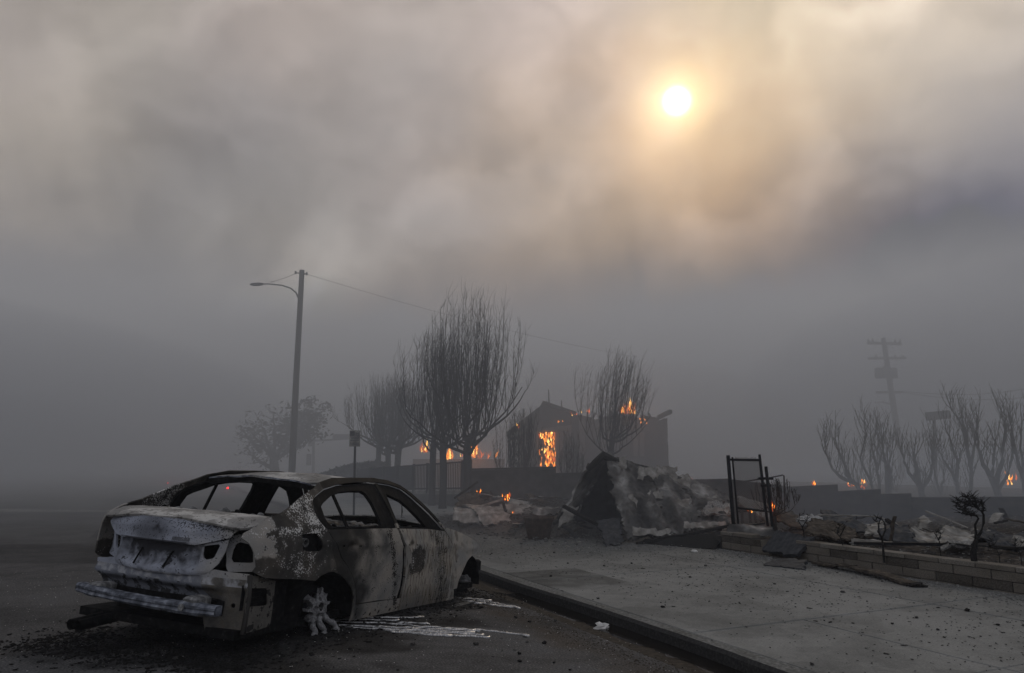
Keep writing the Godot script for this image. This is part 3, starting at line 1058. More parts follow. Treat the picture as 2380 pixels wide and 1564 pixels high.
	m.albedo_texture = ImageTexture.create_from_image(im)
	m.heightmap_enabled = true
	m.heightmap_texture = ImageTexture.create_from_image(hm)
	m.heightmap_scale = 0.35
	m.uv1_scale = Vector3(1.0 / du, 1.0 / dv, 1)
	m.uv1_offset = Vector3(-u0 / du, -v0 / dv, 0)
	m.roughness = 0.75
	m.metallic_specular = 0.14
	return m


func circle2(c: Vector2, r: float, n := 10) -> Array:
	var out := []
	for k in n: out.append(c + Vector2(cos(TAU * k / n), sin(TAU * k / n)) * r)
	return out


func v2(a: Array) -> Array:
	var out := []
	for k in range(0, a.size(), 2): out.append(Vector2(a[k], a[k + 1]))
	return out


func build_car() -> void:
	car_noise.seed = 77
	car_noise.frequency = 1.0
	car_noise.fractal_octaves = 3
	var car := thing("burnt_car", "burnt-out sedan stripped to bare scorched metal, standing on its melted rims", "car")
	car.transform = Transform3D(Basis(Vector3(0.37224, -0.0577, -0.92634), Vector3(0.06314, 0.99733, -0.03675), Vector3(0.92598, -0.0448, 0.37489)).orthonormalized(), Vector3(-2.3032, -0.072, -6.4037))
	var side := burnt("side", 1680, 540, -1.1, 4.6, 0.05, 1.35)
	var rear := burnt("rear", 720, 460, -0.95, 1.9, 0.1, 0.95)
	var tops := burnt("top", 480, 900, -1.0, 2.0, -1.1, 4.6)
	var black := ground_mat("sooted steel", noise_tex(211, 0.03, [[0.0, [.003, .003, .0032]], [0.5, [.0075, .0074, .0075]], [0.8, [.016, .0155, .0155]], [1.0, [.06, .059, .058]]], 512, 6), 0.9, null, 1, 0.8, null, 0, false)
	var ashy: StandardMaterial3D = ground_mat("ash covered steel", noise_tex(212, 0.03, [[0.0, [.03, .03, .03]], [0.4, [.09, .09, .09]], [0.7, [.2, .2, .2]], [1.0, [.42, .42, .41]]], 512, 6), 0.9, null, 1, 0.9, null, 0, false)
	var bluish: StandardMaterial3D = ground_mat("oxidised beam", noise_tex(213, 0.025, [[0.0, [.018, .019, .022]], [0.4, [.07, .076, .092]], [0.62, [.15, .162, .19]], [0.8, [.24, .255, .29]], [1.0, [.46, .48, .5]]], 512, 6), 1.1, null, 1, 0.8, null, 0, false)

	for sgn in [1.0, -1.0]:
		var f := func(p: Vector2) -> Vector3: return side_at(p, sgn)
		# quarter panel with pillar, roof rail and screen pillar in one pressing
		var quarter := v2([-0.670, .574, -0.338, .543, -0.180, .523, -0.123, .554, -0.041, .576, .035, .575, .139, .544, .234, .490, .310, .422, .366, .340, .382, .262, .435, .262, .434, .288, .384, .414, .324, .506, .237, .598, .137, .680, .064, .776, -.004, .852, -.032, .903, -.047, .907, -.101, .971, -.117, 1.043, -.091, 1.112, -.024, 1.156, .146, 1.217, .355, 1.256, .616, 1.279, .887, 1.295, 1.03, 1.295, 1.266, 1.282, 1.442, 1.252, 1.568, 1.187, 1.712, 1.086, 1.861, .970, 2.018, .850,
			2.045, .858, 1.90, .985, 1.745, 1.112, 1.60, 1.215, 1.46, 1.282, 1.28, 1.320, 1.03, 1.334, .65, 1.322, .33, 1.308, .10, 1.262, .009, 1.220, -.18, 1.155, -.329, 1.090, -.474, 1.029, -.637, .985, -.75, .935, -.845, .885, -.863, .851, -.821, .819, -.789, .763, -.765, .689, -.760, .656, -.784, .624, -.732, .597])
		if sgn < 0:
			for i in quarter.size():
				if quarter[i].x < -0.76: quarter[i].x = -0.76 + (quarter[i].x + 0.76) * 0.15
		var filler := v2([-.334, .869, -.25, .876, -.162, .874, -.140, .85, -.108, .774, -.120, .75, -.151, .742, -.25, .742, -.335, .752, -.345, .80])
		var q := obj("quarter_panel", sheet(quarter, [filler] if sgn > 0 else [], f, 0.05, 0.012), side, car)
		if sgn > 0:
			q.set_meta("label", "dark rear quarter panel peppered with pale paint flakes")
			# fuel filler pocket
			var pk := sheet(v2([-.36, .735, -.10, .735, -.10, .885, -.36, .885]), [circle2(Vector2(-.275, .805), .034)], func(p: Vector2) -> Vector3: return side_at(p, 1.0, -0.055), 0.04, 0.004)
			obj("filler_pocket", pk, black, q)
			var neck := st()
			var n0 := side_at(Vector2(-.275, .805), 1.0, -0.03)
			tube(neck, [n0 - Vector3(0, 0, .08), n0, n0 + Vector3(0, 0, .002)], [.034, .034, .028], 16, false)
			obj("filler_neck", done(neck), ashy, q)
		# doors
		var rd := v2([-.022, .900, .006, .852, .074, .776, .147, .680, .247, .598, .334, .506, .394, .414, .444, .285, .769, .278, 1.105, .257, 1.130, .345, 1.138, .441, 1.135, .560, 1.112, .723, 1.078, .821, 1.045, .888])
		var hole_r := v2([.149, .775, .19, .782, .25, .775, .25, .760, .19, .750, .152, .755])
		var door := obj("rear_door", sheet(rd, [v2([.149, .772, .178, .780, .182, .758, .152, .757]), v2([.385, .762, .425, .762, .425, .748, .385, .746])], func(p: Vector2) -> Vector3:
			var r := Vector2((p.x - .295) / .085, (p.y - .757) / .034).length()
			return side_at(p, sgn, -0.030 * (1.0 - smoothstep(0.45, 1.0, r))), 0.042, 0.02), side, car)
		var rframe := v2([-.026, .904, -.085, .969, -.100, 1.043, -.075, 1.104, -.012, 1.142, .151, 1.203, .357, 1.242, .616, 1.265, .887, 1.281, 1.00, 1.279, 1.012, 1.20, 1.030, 1.05, 1.048, .892])
		var rwin := v2([.014, 1.071, .06, 1.098, .114, 1.118, .258, 1.172, .382, 1.194, .539, 1.207, .712, 1.208, .771, 1.187, .790, 1.155, .807, 1.115, .818, 1.033, .823, .961, .815, .915, .60, .910, .263, .915, .078, .918, .03, .945, .006, .988])
		var fr := obj("window_frame", sheet(rframe, [rwin], func(p: Vector2) -> Vector3: return side_at(p, sgn, -0.018), 0.035, 0.03), black, door)
		var g := st()
		bar(g, side_at(Vector2(.262, 1.18), sgn, -.03), side_at(Vector2(.305, .88), sgn, -.03), 0.022, 0.02, Vector3(0, 0, 1))
		obj("glass_guide", done(g), black, door)
		var fd := v2([1.190, .250, 1.206, .393, 1.184, .612, 1.165, .732, 1.121, .820, 1.085, .883, 1.653, .867, 2.010, .838, 2.107, .754, 2.175, .677, 2.203, .602, 2.219, .454, 2.210, .332, 2.229, .228])
		var fdoor := obj("front_door", sheet(fd, [circle2(Vector2(1.216, .733), .013, 8), circle2(Vector2(1.385, .724), .013, 8)], func(p: Vector2) -> Vector3:
			var r := Vector2((p.x - 1.30) / .075, (p.y - .725) / .036).length()
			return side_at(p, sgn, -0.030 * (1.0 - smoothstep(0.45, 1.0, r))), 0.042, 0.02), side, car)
		if sgn > 0: fdoor.set_meta("label", "ash-brown front door with a dark oval scab of burnt paint")
		var fframe := v2([1.105, .886, 1.078, 1.04, 1.06, 1.19, 1.058, 1.277, 1.266, 1.266, 1.430, 1.236, 1.548, 1.170, 1.694, 1.068, 1.842, .953, 1.990, .842, 1.70, .865])
		var fwin := v2([1.127, 1.188, 1.18, 1.178, 1.236, 1.163, 1.342, 1.131, 1.443, 1.065, 1.540, .987, 1.608, .919, 1.640, .885, 1.346, .892, 1.120, .905, 1.112, .96, 1.112, 1.043, 1.118, 1.12])
		obj("window_frame", sheet(fframe, [fwin], func(p: Vector2) -> Vector3: return side_at(p, sgn, -0.018), 0.035, 0.03), black, fdoor)
		var pil := v2([1.006, 1.284, 1.052, 1.284, 1.054, 1.19, 1.072, 1.04, 1.098, .89, 1.060, .888, 1.036, 1.05, 1.016, 1.20])
		obj("centre_pillar", sheet(pil, [], func(p: Vector2) -> Vector3: return side_at(p, sgn, -0.006), 0.035, 0.05), side, car)
		var inner := v2([1.0, 1.28, 1.06, 1.28, 1.12, .89, 1.215, .7, 1.22, .25, 1.10, .25, 1.10, .7, .98, .89])
		obj("inner_pillar", sheet(inner, [], func(p: Vector2) -> Vector3: return side_at(p, sgn, -0.075), 0.06, 0.03), black, car)
		# wing and sill
		var wing := v2([2.022, .840, 1.985, .884, 2.246, .841, 2.539, .777, 2.818, .702, 3.00, .645, 3.086, .599, 3.07, .575, 2.99, .573, 2.905, .577, 2.700, .550, 2.63, .525, 2.575, .493, 2.470, .386, 2.405, .303, 2.394, .229, 2.238, .229, 2.220, .332, 2.229, .454, 2.213, .602, 2.186, .677, 2.116, .754])
		obj("front_wing", sheet(wing, [circle2(Vector2(2.30, .515), .014, 8)], f, 0.045, 0.012), side, car)
		var sill := v2([.366, .262, .40, .278, 1.2, .252, 2.31, .226, 2.37, .118, 1.4, .140, .378, .152])
		var bores := []
		for b in [.466, .192, .010, .463, .240, .008, .611, .191, .009, .696, .170, .014, .766, .195, .010, .834, .172, .015, .948, .198, .010, 1.023, .168, .014, 1.159, .176, .010, 1.328, .172, .011, 1.554, .176, .010, 1.823, .170, .010, 1.955, .164, .010, 2.117, .165, .009, 2.203, .152, .010, 2.264, .160, .009, .62, .232, .006, .85, .225, .006, 1.10, .22, .006]: bores.append(b)
		var holes := []
		for k in range(0, bores.size(), 3): holes.append(circle2(Vector2(bores[k], bores[k + 1]), bores[k + 2] * 1.25, 7))
		obj("sill", sheet(sill, holes if sgn > 0 else [], func(p: Vector2) -> Vector3: return side_at(p, sgn, 0.004), 0.05, 0.006), side, car)
		# what shows through: wheel house, side floor
		var wh := st()
		var arc := []
		for k in 13: arc.append(Vector2(0.03 + 0.37 * cos(PI * k / 12.0), 0.20 + 0.37 * sin(PI * k / 12.0)))
		for k in 12:
			quad(wh, Vector3(arc[k].x, arc[k].y, .50 * sgn), Vector3(arc[k + 1].x, arc[k + 1].y, .50 * sgn), Vector3(arc[k + 1].x, arc[k + 1].y, .868 * sgn), Vector3(arc[k].x, arc[k].y, .868 * sgn))
			tri(wh, Vector3(0.03, .2, .50 * sgn), Vector3(arc[k].x, arc[k].y, .50 * sgn), Vector3(arc[k + 1].x, arc[k + 1].y, .50 * sgn))
		obj("wheel_house", done(wh), black, car)
		var fh := st()
		arc = []
		for k in 13: arc.append(Vector2(2.76 + 0.36 * cos(PI * k / 12.0), 0.20 + 0.36 * sin(PI * k / 12.0)))
		for k in 12:
			quad(fh, Vector3(arc[k].x, arc[k].y, .48 * sgn), Vector3(arc[k + 1].x, arc[k + 1].y, .48 * sgn), Vector3(arc[k + 1].x, arc[k + 1].y, .80 * sgn), Vector3(arc[k].x, arc[k].y, .80 * sgn))
		obj("wheel_house", done(fh), black, car)
		# corner below the tail lamp, bumper skin gone
		if sgn < 0:
			build_tail_seat(car, sgn, rear)
			continue
		var corner := v2([-.800, .60, -.70, .585, -.505, .536, -.508, .40, -.512, .222, -.66, .214, -.795, .208])
		var vent := v2([-.781, .511, -.60, .495, -.589, .48, -.573, .385, -.585, .375, -.755, .382, -.772, .40, -.79, .495])
		var co := obj("rear_corner", sheet(corner, [vent], func(p: Vector2) -> Vector3: return Vector3(p.x, p.y, sgn * (0.775 + 0.008 * car_noise.get_noise_2d(p.x * 5.0, p.y * 5.0) - 0.0)), 0.05, 0.008), ashy if false else side, car)
		var seam := st()
		seam.set_smooth_group(0)
		tube(seam, [Vector3(-.788, .60, .768 * sgn), Vector3(-.775, .45, .772 * sgn), Vector3(-.782, .32, .774 * sgn), Vector3(-.79, .205, .774 * sgn)], [.02, .018, .018, .02], 7)
		obj("corner_seam", done(seam), side, car)
		if sgn > 0:
			var vb := sheet(v2([-.82, .36, -.55, .36, -.55, .53, -.82, .53]), [], func(p: Vector2) -> Vector3: return Vector3(p.x, p.y, 0.745), 0.08, 0.004)
			obj("vent_flap", vb, black, co)
			for k in 3:
				var sl := st()
				bar(sl, Vector3(-.785, .405 + .033 * k, .757), Vector3(-.58, .402 + .033 * k, .757), 0.006, 0.008)
				obj("vent_slat", done(sl), black, co)
		build_tail_seat(car, sgn, rear)

	# trunk lid: upper panel, lower panel, deck
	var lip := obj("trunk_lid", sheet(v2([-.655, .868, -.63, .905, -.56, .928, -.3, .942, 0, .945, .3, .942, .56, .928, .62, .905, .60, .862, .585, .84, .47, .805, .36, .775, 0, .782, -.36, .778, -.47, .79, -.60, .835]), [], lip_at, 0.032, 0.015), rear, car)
	lip.set_meta("label", "trunk lid with pale blue-grey oxide bloom and a round badge seat")
	var lamp_r := v2([.385, .765, .44, .778, .505, .790, .515, .78, .487, .70, .475, .688, .43, .678, .41, .69, .392, .73])
	var lamp_l := []
	for k in lamp_r: lamp_l.append(Vector2(-k.x, k.y))
	lamp_l.reverse()
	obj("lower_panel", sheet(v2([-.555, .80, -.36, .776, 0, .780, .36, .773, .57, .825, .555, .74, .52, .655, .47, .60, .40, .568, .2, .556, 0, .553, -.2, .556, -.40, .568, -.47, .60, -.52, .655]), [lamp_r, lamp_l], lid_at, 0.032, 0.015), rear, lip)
	obj("deck", sheet(v2([-.65, -.835, -.55, -.868, -.35, -.90, 0, -.915, .35, -.90, .55, -.868, .65, -.835, .70, -.80, .735, -.75, .71, -.64, .66, -.53, .45, -.475, .2, -.455, 0, -.45, -.2, -.455, -.45, -.475, -.66, -.53, -.71, -.64, -.735, -.75, -.70, -.80]), [], deck_at, 0.05, 0.015), tops, lip)
	for s in [-0.19, 0.11]:
		var plate_mark := st()
		bar(plate_mark, lid_at(Vector2(s - 0.01, 0.60)) - Vector3(.004, 0, 0), lid_at(Vector2(s + 0.02, 0.715)) - Vector3(.004, 0, 0), 0.012, 0.012)
		obj("plate_bracket", done(plate_mark), black, lip)
	# below the lid
	var val := v2([-.69, .59, -.50, .612, .50, .612, .768, .605, .772, .50, .775, .30, .775, .215, .70, .185, .50, .185, .46, .29, .2, .295, -.3, .305, -.60, .315, -.68, .38])
	obj("rear_panel", sheet(val, [circle2(Vector2(.672, .385), .018, 10)], valance_at, 0.045, 0.012), rear, car)
	var bm := st()
	var last := []
	for k in 29:
		var s := -0.66 + 1.34 * k / 28.0
		var y := 0.378 - 0.012 * (s / 0.7)
		var x := -1.035 + 0.085 * pow(absf(s) / 0.7, 2.0)
		var hh := 0.033 + (0.006 if absf(absf(s) - 0.46) < 0.08 else 0.0)
		var dd := 0.035
		var ring := [Vector3(x - dd, y + hh * 0.55, s), Vector3(x - dd * 0.6, y + hh, s), Vector3(x + dd, y + hh, s), Vector3(x + dd, y - hh, s), Vector3(x - dd * 0.6, y - hh, s), Vector3(x - dd, y - hh * 0.6, s), Vector3(x - dd * 0.72, y - hh * 0.15, s), Vector3(x - dd, y + hh * 0.2, s)]
		if last:
			for i in 8: quad(bm, last[i], last[(i + 1) % 8], ring[(i + 1) % 8], ring[i])
		else:
			for i in range(1, 7): tri(bm, ring[0], ring[i], ring[i + 1])
		last = ring
	for i in range(1, 7): tri(bm, last[0], last[i + 1], last[i])
	var beam := obj("bumper_beam", done(bm), bluish, car)
	beam.set_meta("label", "bent bumper beam bleached blue-grey by the fire")
	for s in [-0.46, 0.46]:
		var br := st()
		rbox(br, Transform3D(Basis(), Vector3(-0.93, .395, s)), Vector3(.17, .09, .12), 0.015)
		obj("beam_bracket", done(br), ashy, beam)
	var eye := st()
	tube(eye, [Vector3(-1.045, .375, .44), Vector3(-1.055, .375, .44)], [.024, .024], 14)
	tube(eye, [Vector3(-1.05, .375, .44), Vector3(-1.058, .375, .44)], [.013, .010], 12)
	obj("tow_eye", done(eye), ashy, beam)
	# exhaust
	for s in [-0.44, -0.515]:
		var ex := st()
		ex.set_smooth_group(0)
		tube(ex, [Vector3(-1.10, .155, s), Vector3(-.75, .185, s), Vector3(-.6, .20, s + .05)], [.038, .038, .034], 16, false)
		tube(ex, [Vector3(-1.10, .155, s), Vector3(-.9, .172, s)], [.033, .033], 16, false)
		obj("tailpipe", done(ex), black, car)
	var sil := st()
	sil.set_smooth_group(0)
	tube(sil, [Vector3(-.62, .22, -.60), Vector3(-.60, .22, -.55), Vector3(-.60, .22, -.05), Vector3(-.62, .22, .0)], [.06, .085, .085, .05], 14)
	obj("silencer", done(sil), black, car)

	# roof, screens, hood
	var roof := obj("roof", sheet(v2([-.50, .075, -.3, .055, 0, .045, .3, .055, .50, .075, .555, .16, .575, .5, .58, 1.0, .56, 1.25, .3, 1.30, 0, 1.315, -.3, 1.30, -.56, 1.25, -.58, 1.0, -.575, .5, -.555, .16]), [], roof_at, 0.06, 0.012), tops, car)
	var hd := st()
	for k in 12:
		var s0 := -.55 + 1.1 * k / 12.0
		var s1 := -.55 + 1.1 * (k + 1) / 12.0
		bar(hd, roof_at(Vector2(s0, .12)) - Vector3(0, .045, 0), roof_at(Vector2(s1, .12)) - Vector3(0, .045, 0), .10, .035)
	obj("roof_header", done(hd), black, roof)
	hd = st()
	for k in 12:
		var s0 := -.55 + 1.1 * k / 12.0
		var s1 := -.55 + 1.1 * (k + 1) / 12.0
		bar(hd, roof_at(Vector2(s0, 1.25)) - Vector3(0, .035, 0), roof_at(Vector2(s1, 1.25)) - Vector3(0, .035, 0), .07, .035)
	obj("roof_header", done(hd), black, roof)
	var rim_w := st()
	for k in 16:
		var s0 := -.55 + 1.1 * k / 16.0
		var s1 := -.55 + 1.1 * (k + 1) / 16.0
		bar(rim_w, roof_at(Vector2(s0, .058 + .06 * s0 * s0)) + Vector3(-.004, -.004, 0), roof_at(Vector2(s1, .058 + .06 * s1 * s1)) + Vector3(-.004, -.004, 0), .012, .012)
	obj("screen_trim", done(rim_w), bluish, roof)
	obj("hood", sheet(v2([-.72, 2.0, 0, 1.93, .72, 2.0, .74, 2.3, .735, 2.7, .66, 2.98, .45, 3.10, 0, 3.16, -.45, 3.10, -.66, 2.98, -.735, 2.7, -.74, 2.3]), [], hood_at, 0.09, 0.012), tops, car)

	# inside: shelf, seat backs, fallen lining, dashboard, floor, and added boxes that block light
	var shell := st()
	box(shell, Transform3D(Basis(), Vector3(1.1, .20, 0)), Vector3(3.9, .06, 1.5))
	box(shell, Transform3D(Basis(), Vector3(-.30, .58, 0)), Vector3(.04, .68, 1.40))
	box(shell, Transform3D(Basis(), Vector3(2.05, .55, 0)), Vector3(.05, .62, 1.50))
	box(shell, Transform3D(Basis(), Vector3(-.55, .36, 0)), Vector3(.55, .10, 1.2))
	box(shell, Transform3D(Basis(), Vector3(-.42, .47, .62)), Vector3(.16, .55, .26))  # this pair is added to shut light out behind the wheel arches
	box(shell, Transform3D(Basis(), Vector3(-.42, .47, -.62)), Vector3(.16, .55, .26))
	box(shell, Transform3D(Basis(), Vector3(-.58, .55, 0)), Vector3(.04, .55, 1.3))
	obj("inner_shell_light_blocks", done(shell), black, car)
	var fn := fnoise(221, 5.0, 4)
	obj("parcel_shelf", sheet(v2([-.60, -.46, .60, -.46, .62, -.02, -.62, -.02]), [], func(p: Vector2) -> Vector3: return Vector3(p.y, .955 + .02 * fn.get_noise_2d(p.x, p.y), p.x), 0.05, 0.02), ashy, car)
	obj("fallen_lining", sheet(v2([-.66, .02, .66, .02, .68, .9, .66, 1.75, -.66, 1.75, -.68, .9]), [], func(p: Vector2) -> Vector3: return Vector3(p.y, .875 - .03 * (p.y - .9) + .055 * fn.get_noise_2d(p.x * .9, p.y * .9) + .03 * fn.get_noise_2d(p.x * 3.0, p.y * 3.0), p.x), 0.045, 0.01), ashy, car)
	for k in 9:
		var lp := obj("insulation_clump", lump(Vector3(rng.randf_range(.05, .12), rng.randf_range(.03, .07), rng.randf_range(.06, .14)), 300 + k, 0.3), ashy if k % 3 else black, car)
		lp.position = Vector3(rng.randf_range(-.4, -.1), .955, -.55 + .12 * k)
	var wire := st()
	tube(wire, [Vector3(.95, .90, -.25), Vector3(.93, .98, -.25), Vector3(.97, 1.03, -.25), Vector3(.90, 1.05, -.25), Vector3(.88, 1.02, -.25)], [.012, .012, .014, .012, .006], 6)
	tube(wire, [Vector3(1.0, .90, -.2), Vector3(.97, 1.0, -.2), Vector3(.93, 1.035, -.24)], [.01, .01, .01], 6)
	obj("seat_latch", done(wire), black, car)
	var hang := st()
	for k in 3:
		tube(hang, [Vector3(1.40, 1.16, .66), Vector3(1.405 + .004 * k, 1.06, .67), Vector3(1.40 + .008 * k, .97 + .02 * k, .68)], [.003, .003, .002], 4)
	obj("hanging_wire", done(hang), black, car)

	# right rear wheel: what the fire left of an alloy rim
	build_rim(car, ashy, black)
	# front: beam stub, slumped engine
	var stub := st()
	rbox(stub, Transform3D(Basis(), Vector3(3.10, .42, .25)), Vector3(.12, .12, 1.1), 0.02)
	obj("front_beam", done(stub), black, car)
	for k in 12:
		var l := obj("melted_lump", lump(Vector3(rng.randf_range(.10, .22), rng.randf_range(.10, .22), rng.randf_range(.10, .2)), 330 + k, 0.45, 9, 6), ashy if k % 3 != 0 else black, car)
		l.position = Vector3(2.62 + rng.randf_range(-.22, .42), .10 + .05 * (k / 4), .25 + rng.randf_range(0, .45))


func build_rim(car: Node3D, ashy: Material, black: Material) -> void:
	var pale := ground_mat("chalky alloy", noise_tex(231, 0.05, [[0.0, [.05, .05, .052]], [0.4, [.14, .14, .145]], [0.7, [.23, .23, .235]], [1.0, [.38, .38, .375]]], 256, 5), 0.25, null, 1, 0.9, null, 0, false)
	var c := Vector2(0.030, 0.300)
	var star := []
	var tips := [0.148, 0.128, 0.150, 0.122, 0.152, 0.140, 0.150, 0.142, 0.136, 0.122]
	for k in 10:
		var a := TAU * (k + 0.25) / 10.0
		var r: float = tips[k]
		star.append(c + Vector2(cos(a - 0.16), sin(a - 0.16)) * 0.100)
		star.append(c + Vector2(cos(a - 0.12), sin(a - 0.12)) * r * 0.92)
		star.append(c + Vector2(cos(a + 0.02), sin(a + 0.02)) * r)
		star.append(c + Vector2(cos(a + 0.15), sin(a + 0.15)) * 0.100)
		star.append(c + Vector2(cos(a + 0.31), sin(a + 0.31)) * 0.090)
	var holes := [circle2(c, 0.032, 16)]
	for k in 5:
		holes.append(circle2(c + Vector2(cos(TAU * k / 5.0 + .6), sin(TAU * k / 5.0 + .6)) * 0.064, 0.015, 9))
	var wheel := Node3D.new()
	wheel.name = "wheel"
	car.add_child(wheel)
	wheel.set_meta("label", "melted pale alloy rim without a tyre, spokes sagging to the road")
	var nz := fnoise(232, 18.0, 3)
	obj("rim", sheet(star, holes, func(p: Vector2) -> Vector3:
		var r := p.distance_to(c)
		return Vector3(p.x, p.y, .815 - 0.9 * maxf(r - .05, 0.0) * 0.25 + .012 * nz.get_noise_2d(p.x, p.y) + .012 * exp(-pow((r - .045) / .012, 2.0))), 0.014, 0.05), pale, wheel)
	# lower spokes run down to the road
	var runs := [[Vector3(-.03, .23, .80), Vector3(-.055, .17, .815), Vector3(-.03, .12, .83), Vector3(-.085, .075, .84), Vector3(-.075, .055, .85)], [Vector3(.03, .225, .81), Vector3(.025, .17, .83), Vector3(.06, .125, .85), Vector3(.035, .08, .86), Vector3(.015, .06, .865)], [Vector3(.08, .235, .81), Vector3(.12, .19, .83), Vector3(.185, .155, .85), Vector3(.20, .11, .86), Vector3(.195, .07, .865)]]
	for q in runs:
		var s := st()
		s.set_smooth_group(0)
		var cv := Curve3D.new()
		for i in q.size():
			var t: Vector3 = (q[mini(i + 1, q.size() - 1)] - q[maxi(i - 1, 0)]) / 5.0
			cv.add_point(q[i], -t, t)
		var path := []
		var rad := []
		for i in 15:
			path.append(cv.samplef(i / 14.0 * (q.size() - 1)))
			rad.append(0.019 + 0.006 * absf(sin(i * 0.8 + q[0].x * 40.0)) + (0.010 if i > 9 else 0.0))
		tube(s, path, rad, 9)
		obj("melted_spoke", done(s), pale, wheel)
	var d := st()
	tube(d, [Vector3(c.x, c.y, .70), Vector3(c.x, c.y, .735)], [.155, .155], 28)
	tube(d, [Vector3(c.x, c.y, .45), Vector3(c.x, c.y, .78)], [.05, .05], 14)
	obj("brake_disc", done(d), black, wheel)
	var wires := st()
	var r2 := RandomNumberGenerator.new()
	r2.seed = 5
	for k in 26:      # steel cords of the burnt tyre lie round the rim
		var a0 := r2.randf_range(-2.6, -0.4)
		var path := []
		for i in 7:
			var a := a0 + i * 0.14
			var rr := 0.215 + r2.randf_range(-.03, .02)
			path.append(Vector3(c.x + rr * cos(a) * 1.2, maxf(c.y + rr * sin(a), .085), r2.randf_range(.62, .80)))
		tube(wires, path, [.003], 4, false)
	obj("tyre_cord", done(wires), black, wheel)


func build_tail_seat(car: Node3D, sgn: float, rear: Material) -> void:
	var seat := []
	for k in v2([.50, .845, .60, .862, .68, .845, .745, .79, .775, .72, .78, .655, .755, .612, .56, .60, .53, .64, .515, .74]): seat.append(Vector2(k.x * sgn, k.y))
	var cut := []
	for k in v2([.575, .795, .60, .808, .665, .795, .685, .76, .695, .675, .68, .668, .57, .665, .555, .69, .56, .75]): cut.append(Vector2(k.x * sgn, k.y))
	if sgn < 0:
		seat.reverse(); cut.reverse()
	obj("tail_lamp_seat", sheet(seat, [cut], func(p: Vector2) -> Vector3: return Vector3(rear_x(p.x) + 0.085 - 0.02 * smoothstep(0.66, 0.61, p.y), p.y, p.x), 0.035, 0.01), rear, car)


# ---------------------------------------------------------------- low garden wall of slump blocks
func build_low_wall() -> void:
	var core := st()
	# a mortar core a little behind the faces of the blocks
	var a0 := -6.2
	var a1 := 4.05
	var y0 := SW - 0.1
	hexa(core, [kerb(a0, 4.47, y0), kerb(a1 - .02, 4.47, y0), kerb(a1 - .02, 4.60, y0), kerb(a0, 4.60, y0), kerb(a0, 4.47, 0.15), kerb(a1 - .02, 4.47, 0.15), kerb(a1 - .02, 4.60, 0.15), kerb(a0, 4.60, 0.15)])
	var wall := obj("block_wall", done(core), M.mortar)
	tag(wall, "low garden wall of tan slump blocks with a flat cap course", "wall")
	var variants := [M.block, M.block, M.block_dark]
	var basis := Basis(ALONG, Vector3.UP, -ACROSS)
	for c in 3:
		var y := 0.0995 - 0.105 * c
		var u := -6.1 + (0.22 if c % 2 else 0.0) + 0.03
		while u < a1 - 0.1:
			var n := minf(u + 0.44, a1)
			var s := st()
			var ln := n - u - 0.012
			rbox(s, Transform3D(basis, Vector3.ZERO), Vector3(ln, 0.096, 0.17), 0.006)
			var b := obj("block", done(s), variants[rng.randi() % 3], wall)
			b.position = kerb((u + n) / 2.0, 4.535 + rng.randf_range(-0.004, 0.004), y)
			b.rotation = Vector3(rng.randf_range(-.01, .01), rng.randf_range(-.006, .006), rng.randf_range(-.006, .006))
			u = n
	var u := -6.1 + 0.20
	while u < a1 - 0.05:
		var n := minf(u + 0.44, a1 + 0.01)
		if not (u > 2.42 and u < 2.95):      # two caps knocked off where the slab fell
			var s := st()
			rbox(s, Transform3D(basis, Vector3.ZERO), Vector3(n - u - 0.010, 0.052, 0.185), 0.006)
			var b := obj("cap_block", done(s), [M.block_pale, M.block_pale, M.block][rng.randi() % 3], wall)
			b.position = kerb((u + n) / 2.0, 4.535 + rng.randf_range(-0.005, 0.005), 0.182 + rng.randf_range(-0.002, 0.003))
			b.rotation.y = rng.randf_range(-.01, .01)
		u = n
	# the return wall at the driveway
	var ret := st()
	hexa(ret, [kerb(4.06, 4.46, y0), kerb(4.22, 4.46, y0), kerb(4.22, 8.4, y0), kerb(4.06, 8.4, y0), kerb(4.06, 4.46, 0.13), kerb(4.22, 4.46, 0.13), kerb(4.22, 8.4, 0.17), kerb(4.06, 8.4, 0.17)])
	tag(obj("return_wall", done(ret), M.mortar), "dark return of the low wall along the driveway", "wall")  # one dark mortar tone, darker than the block faces


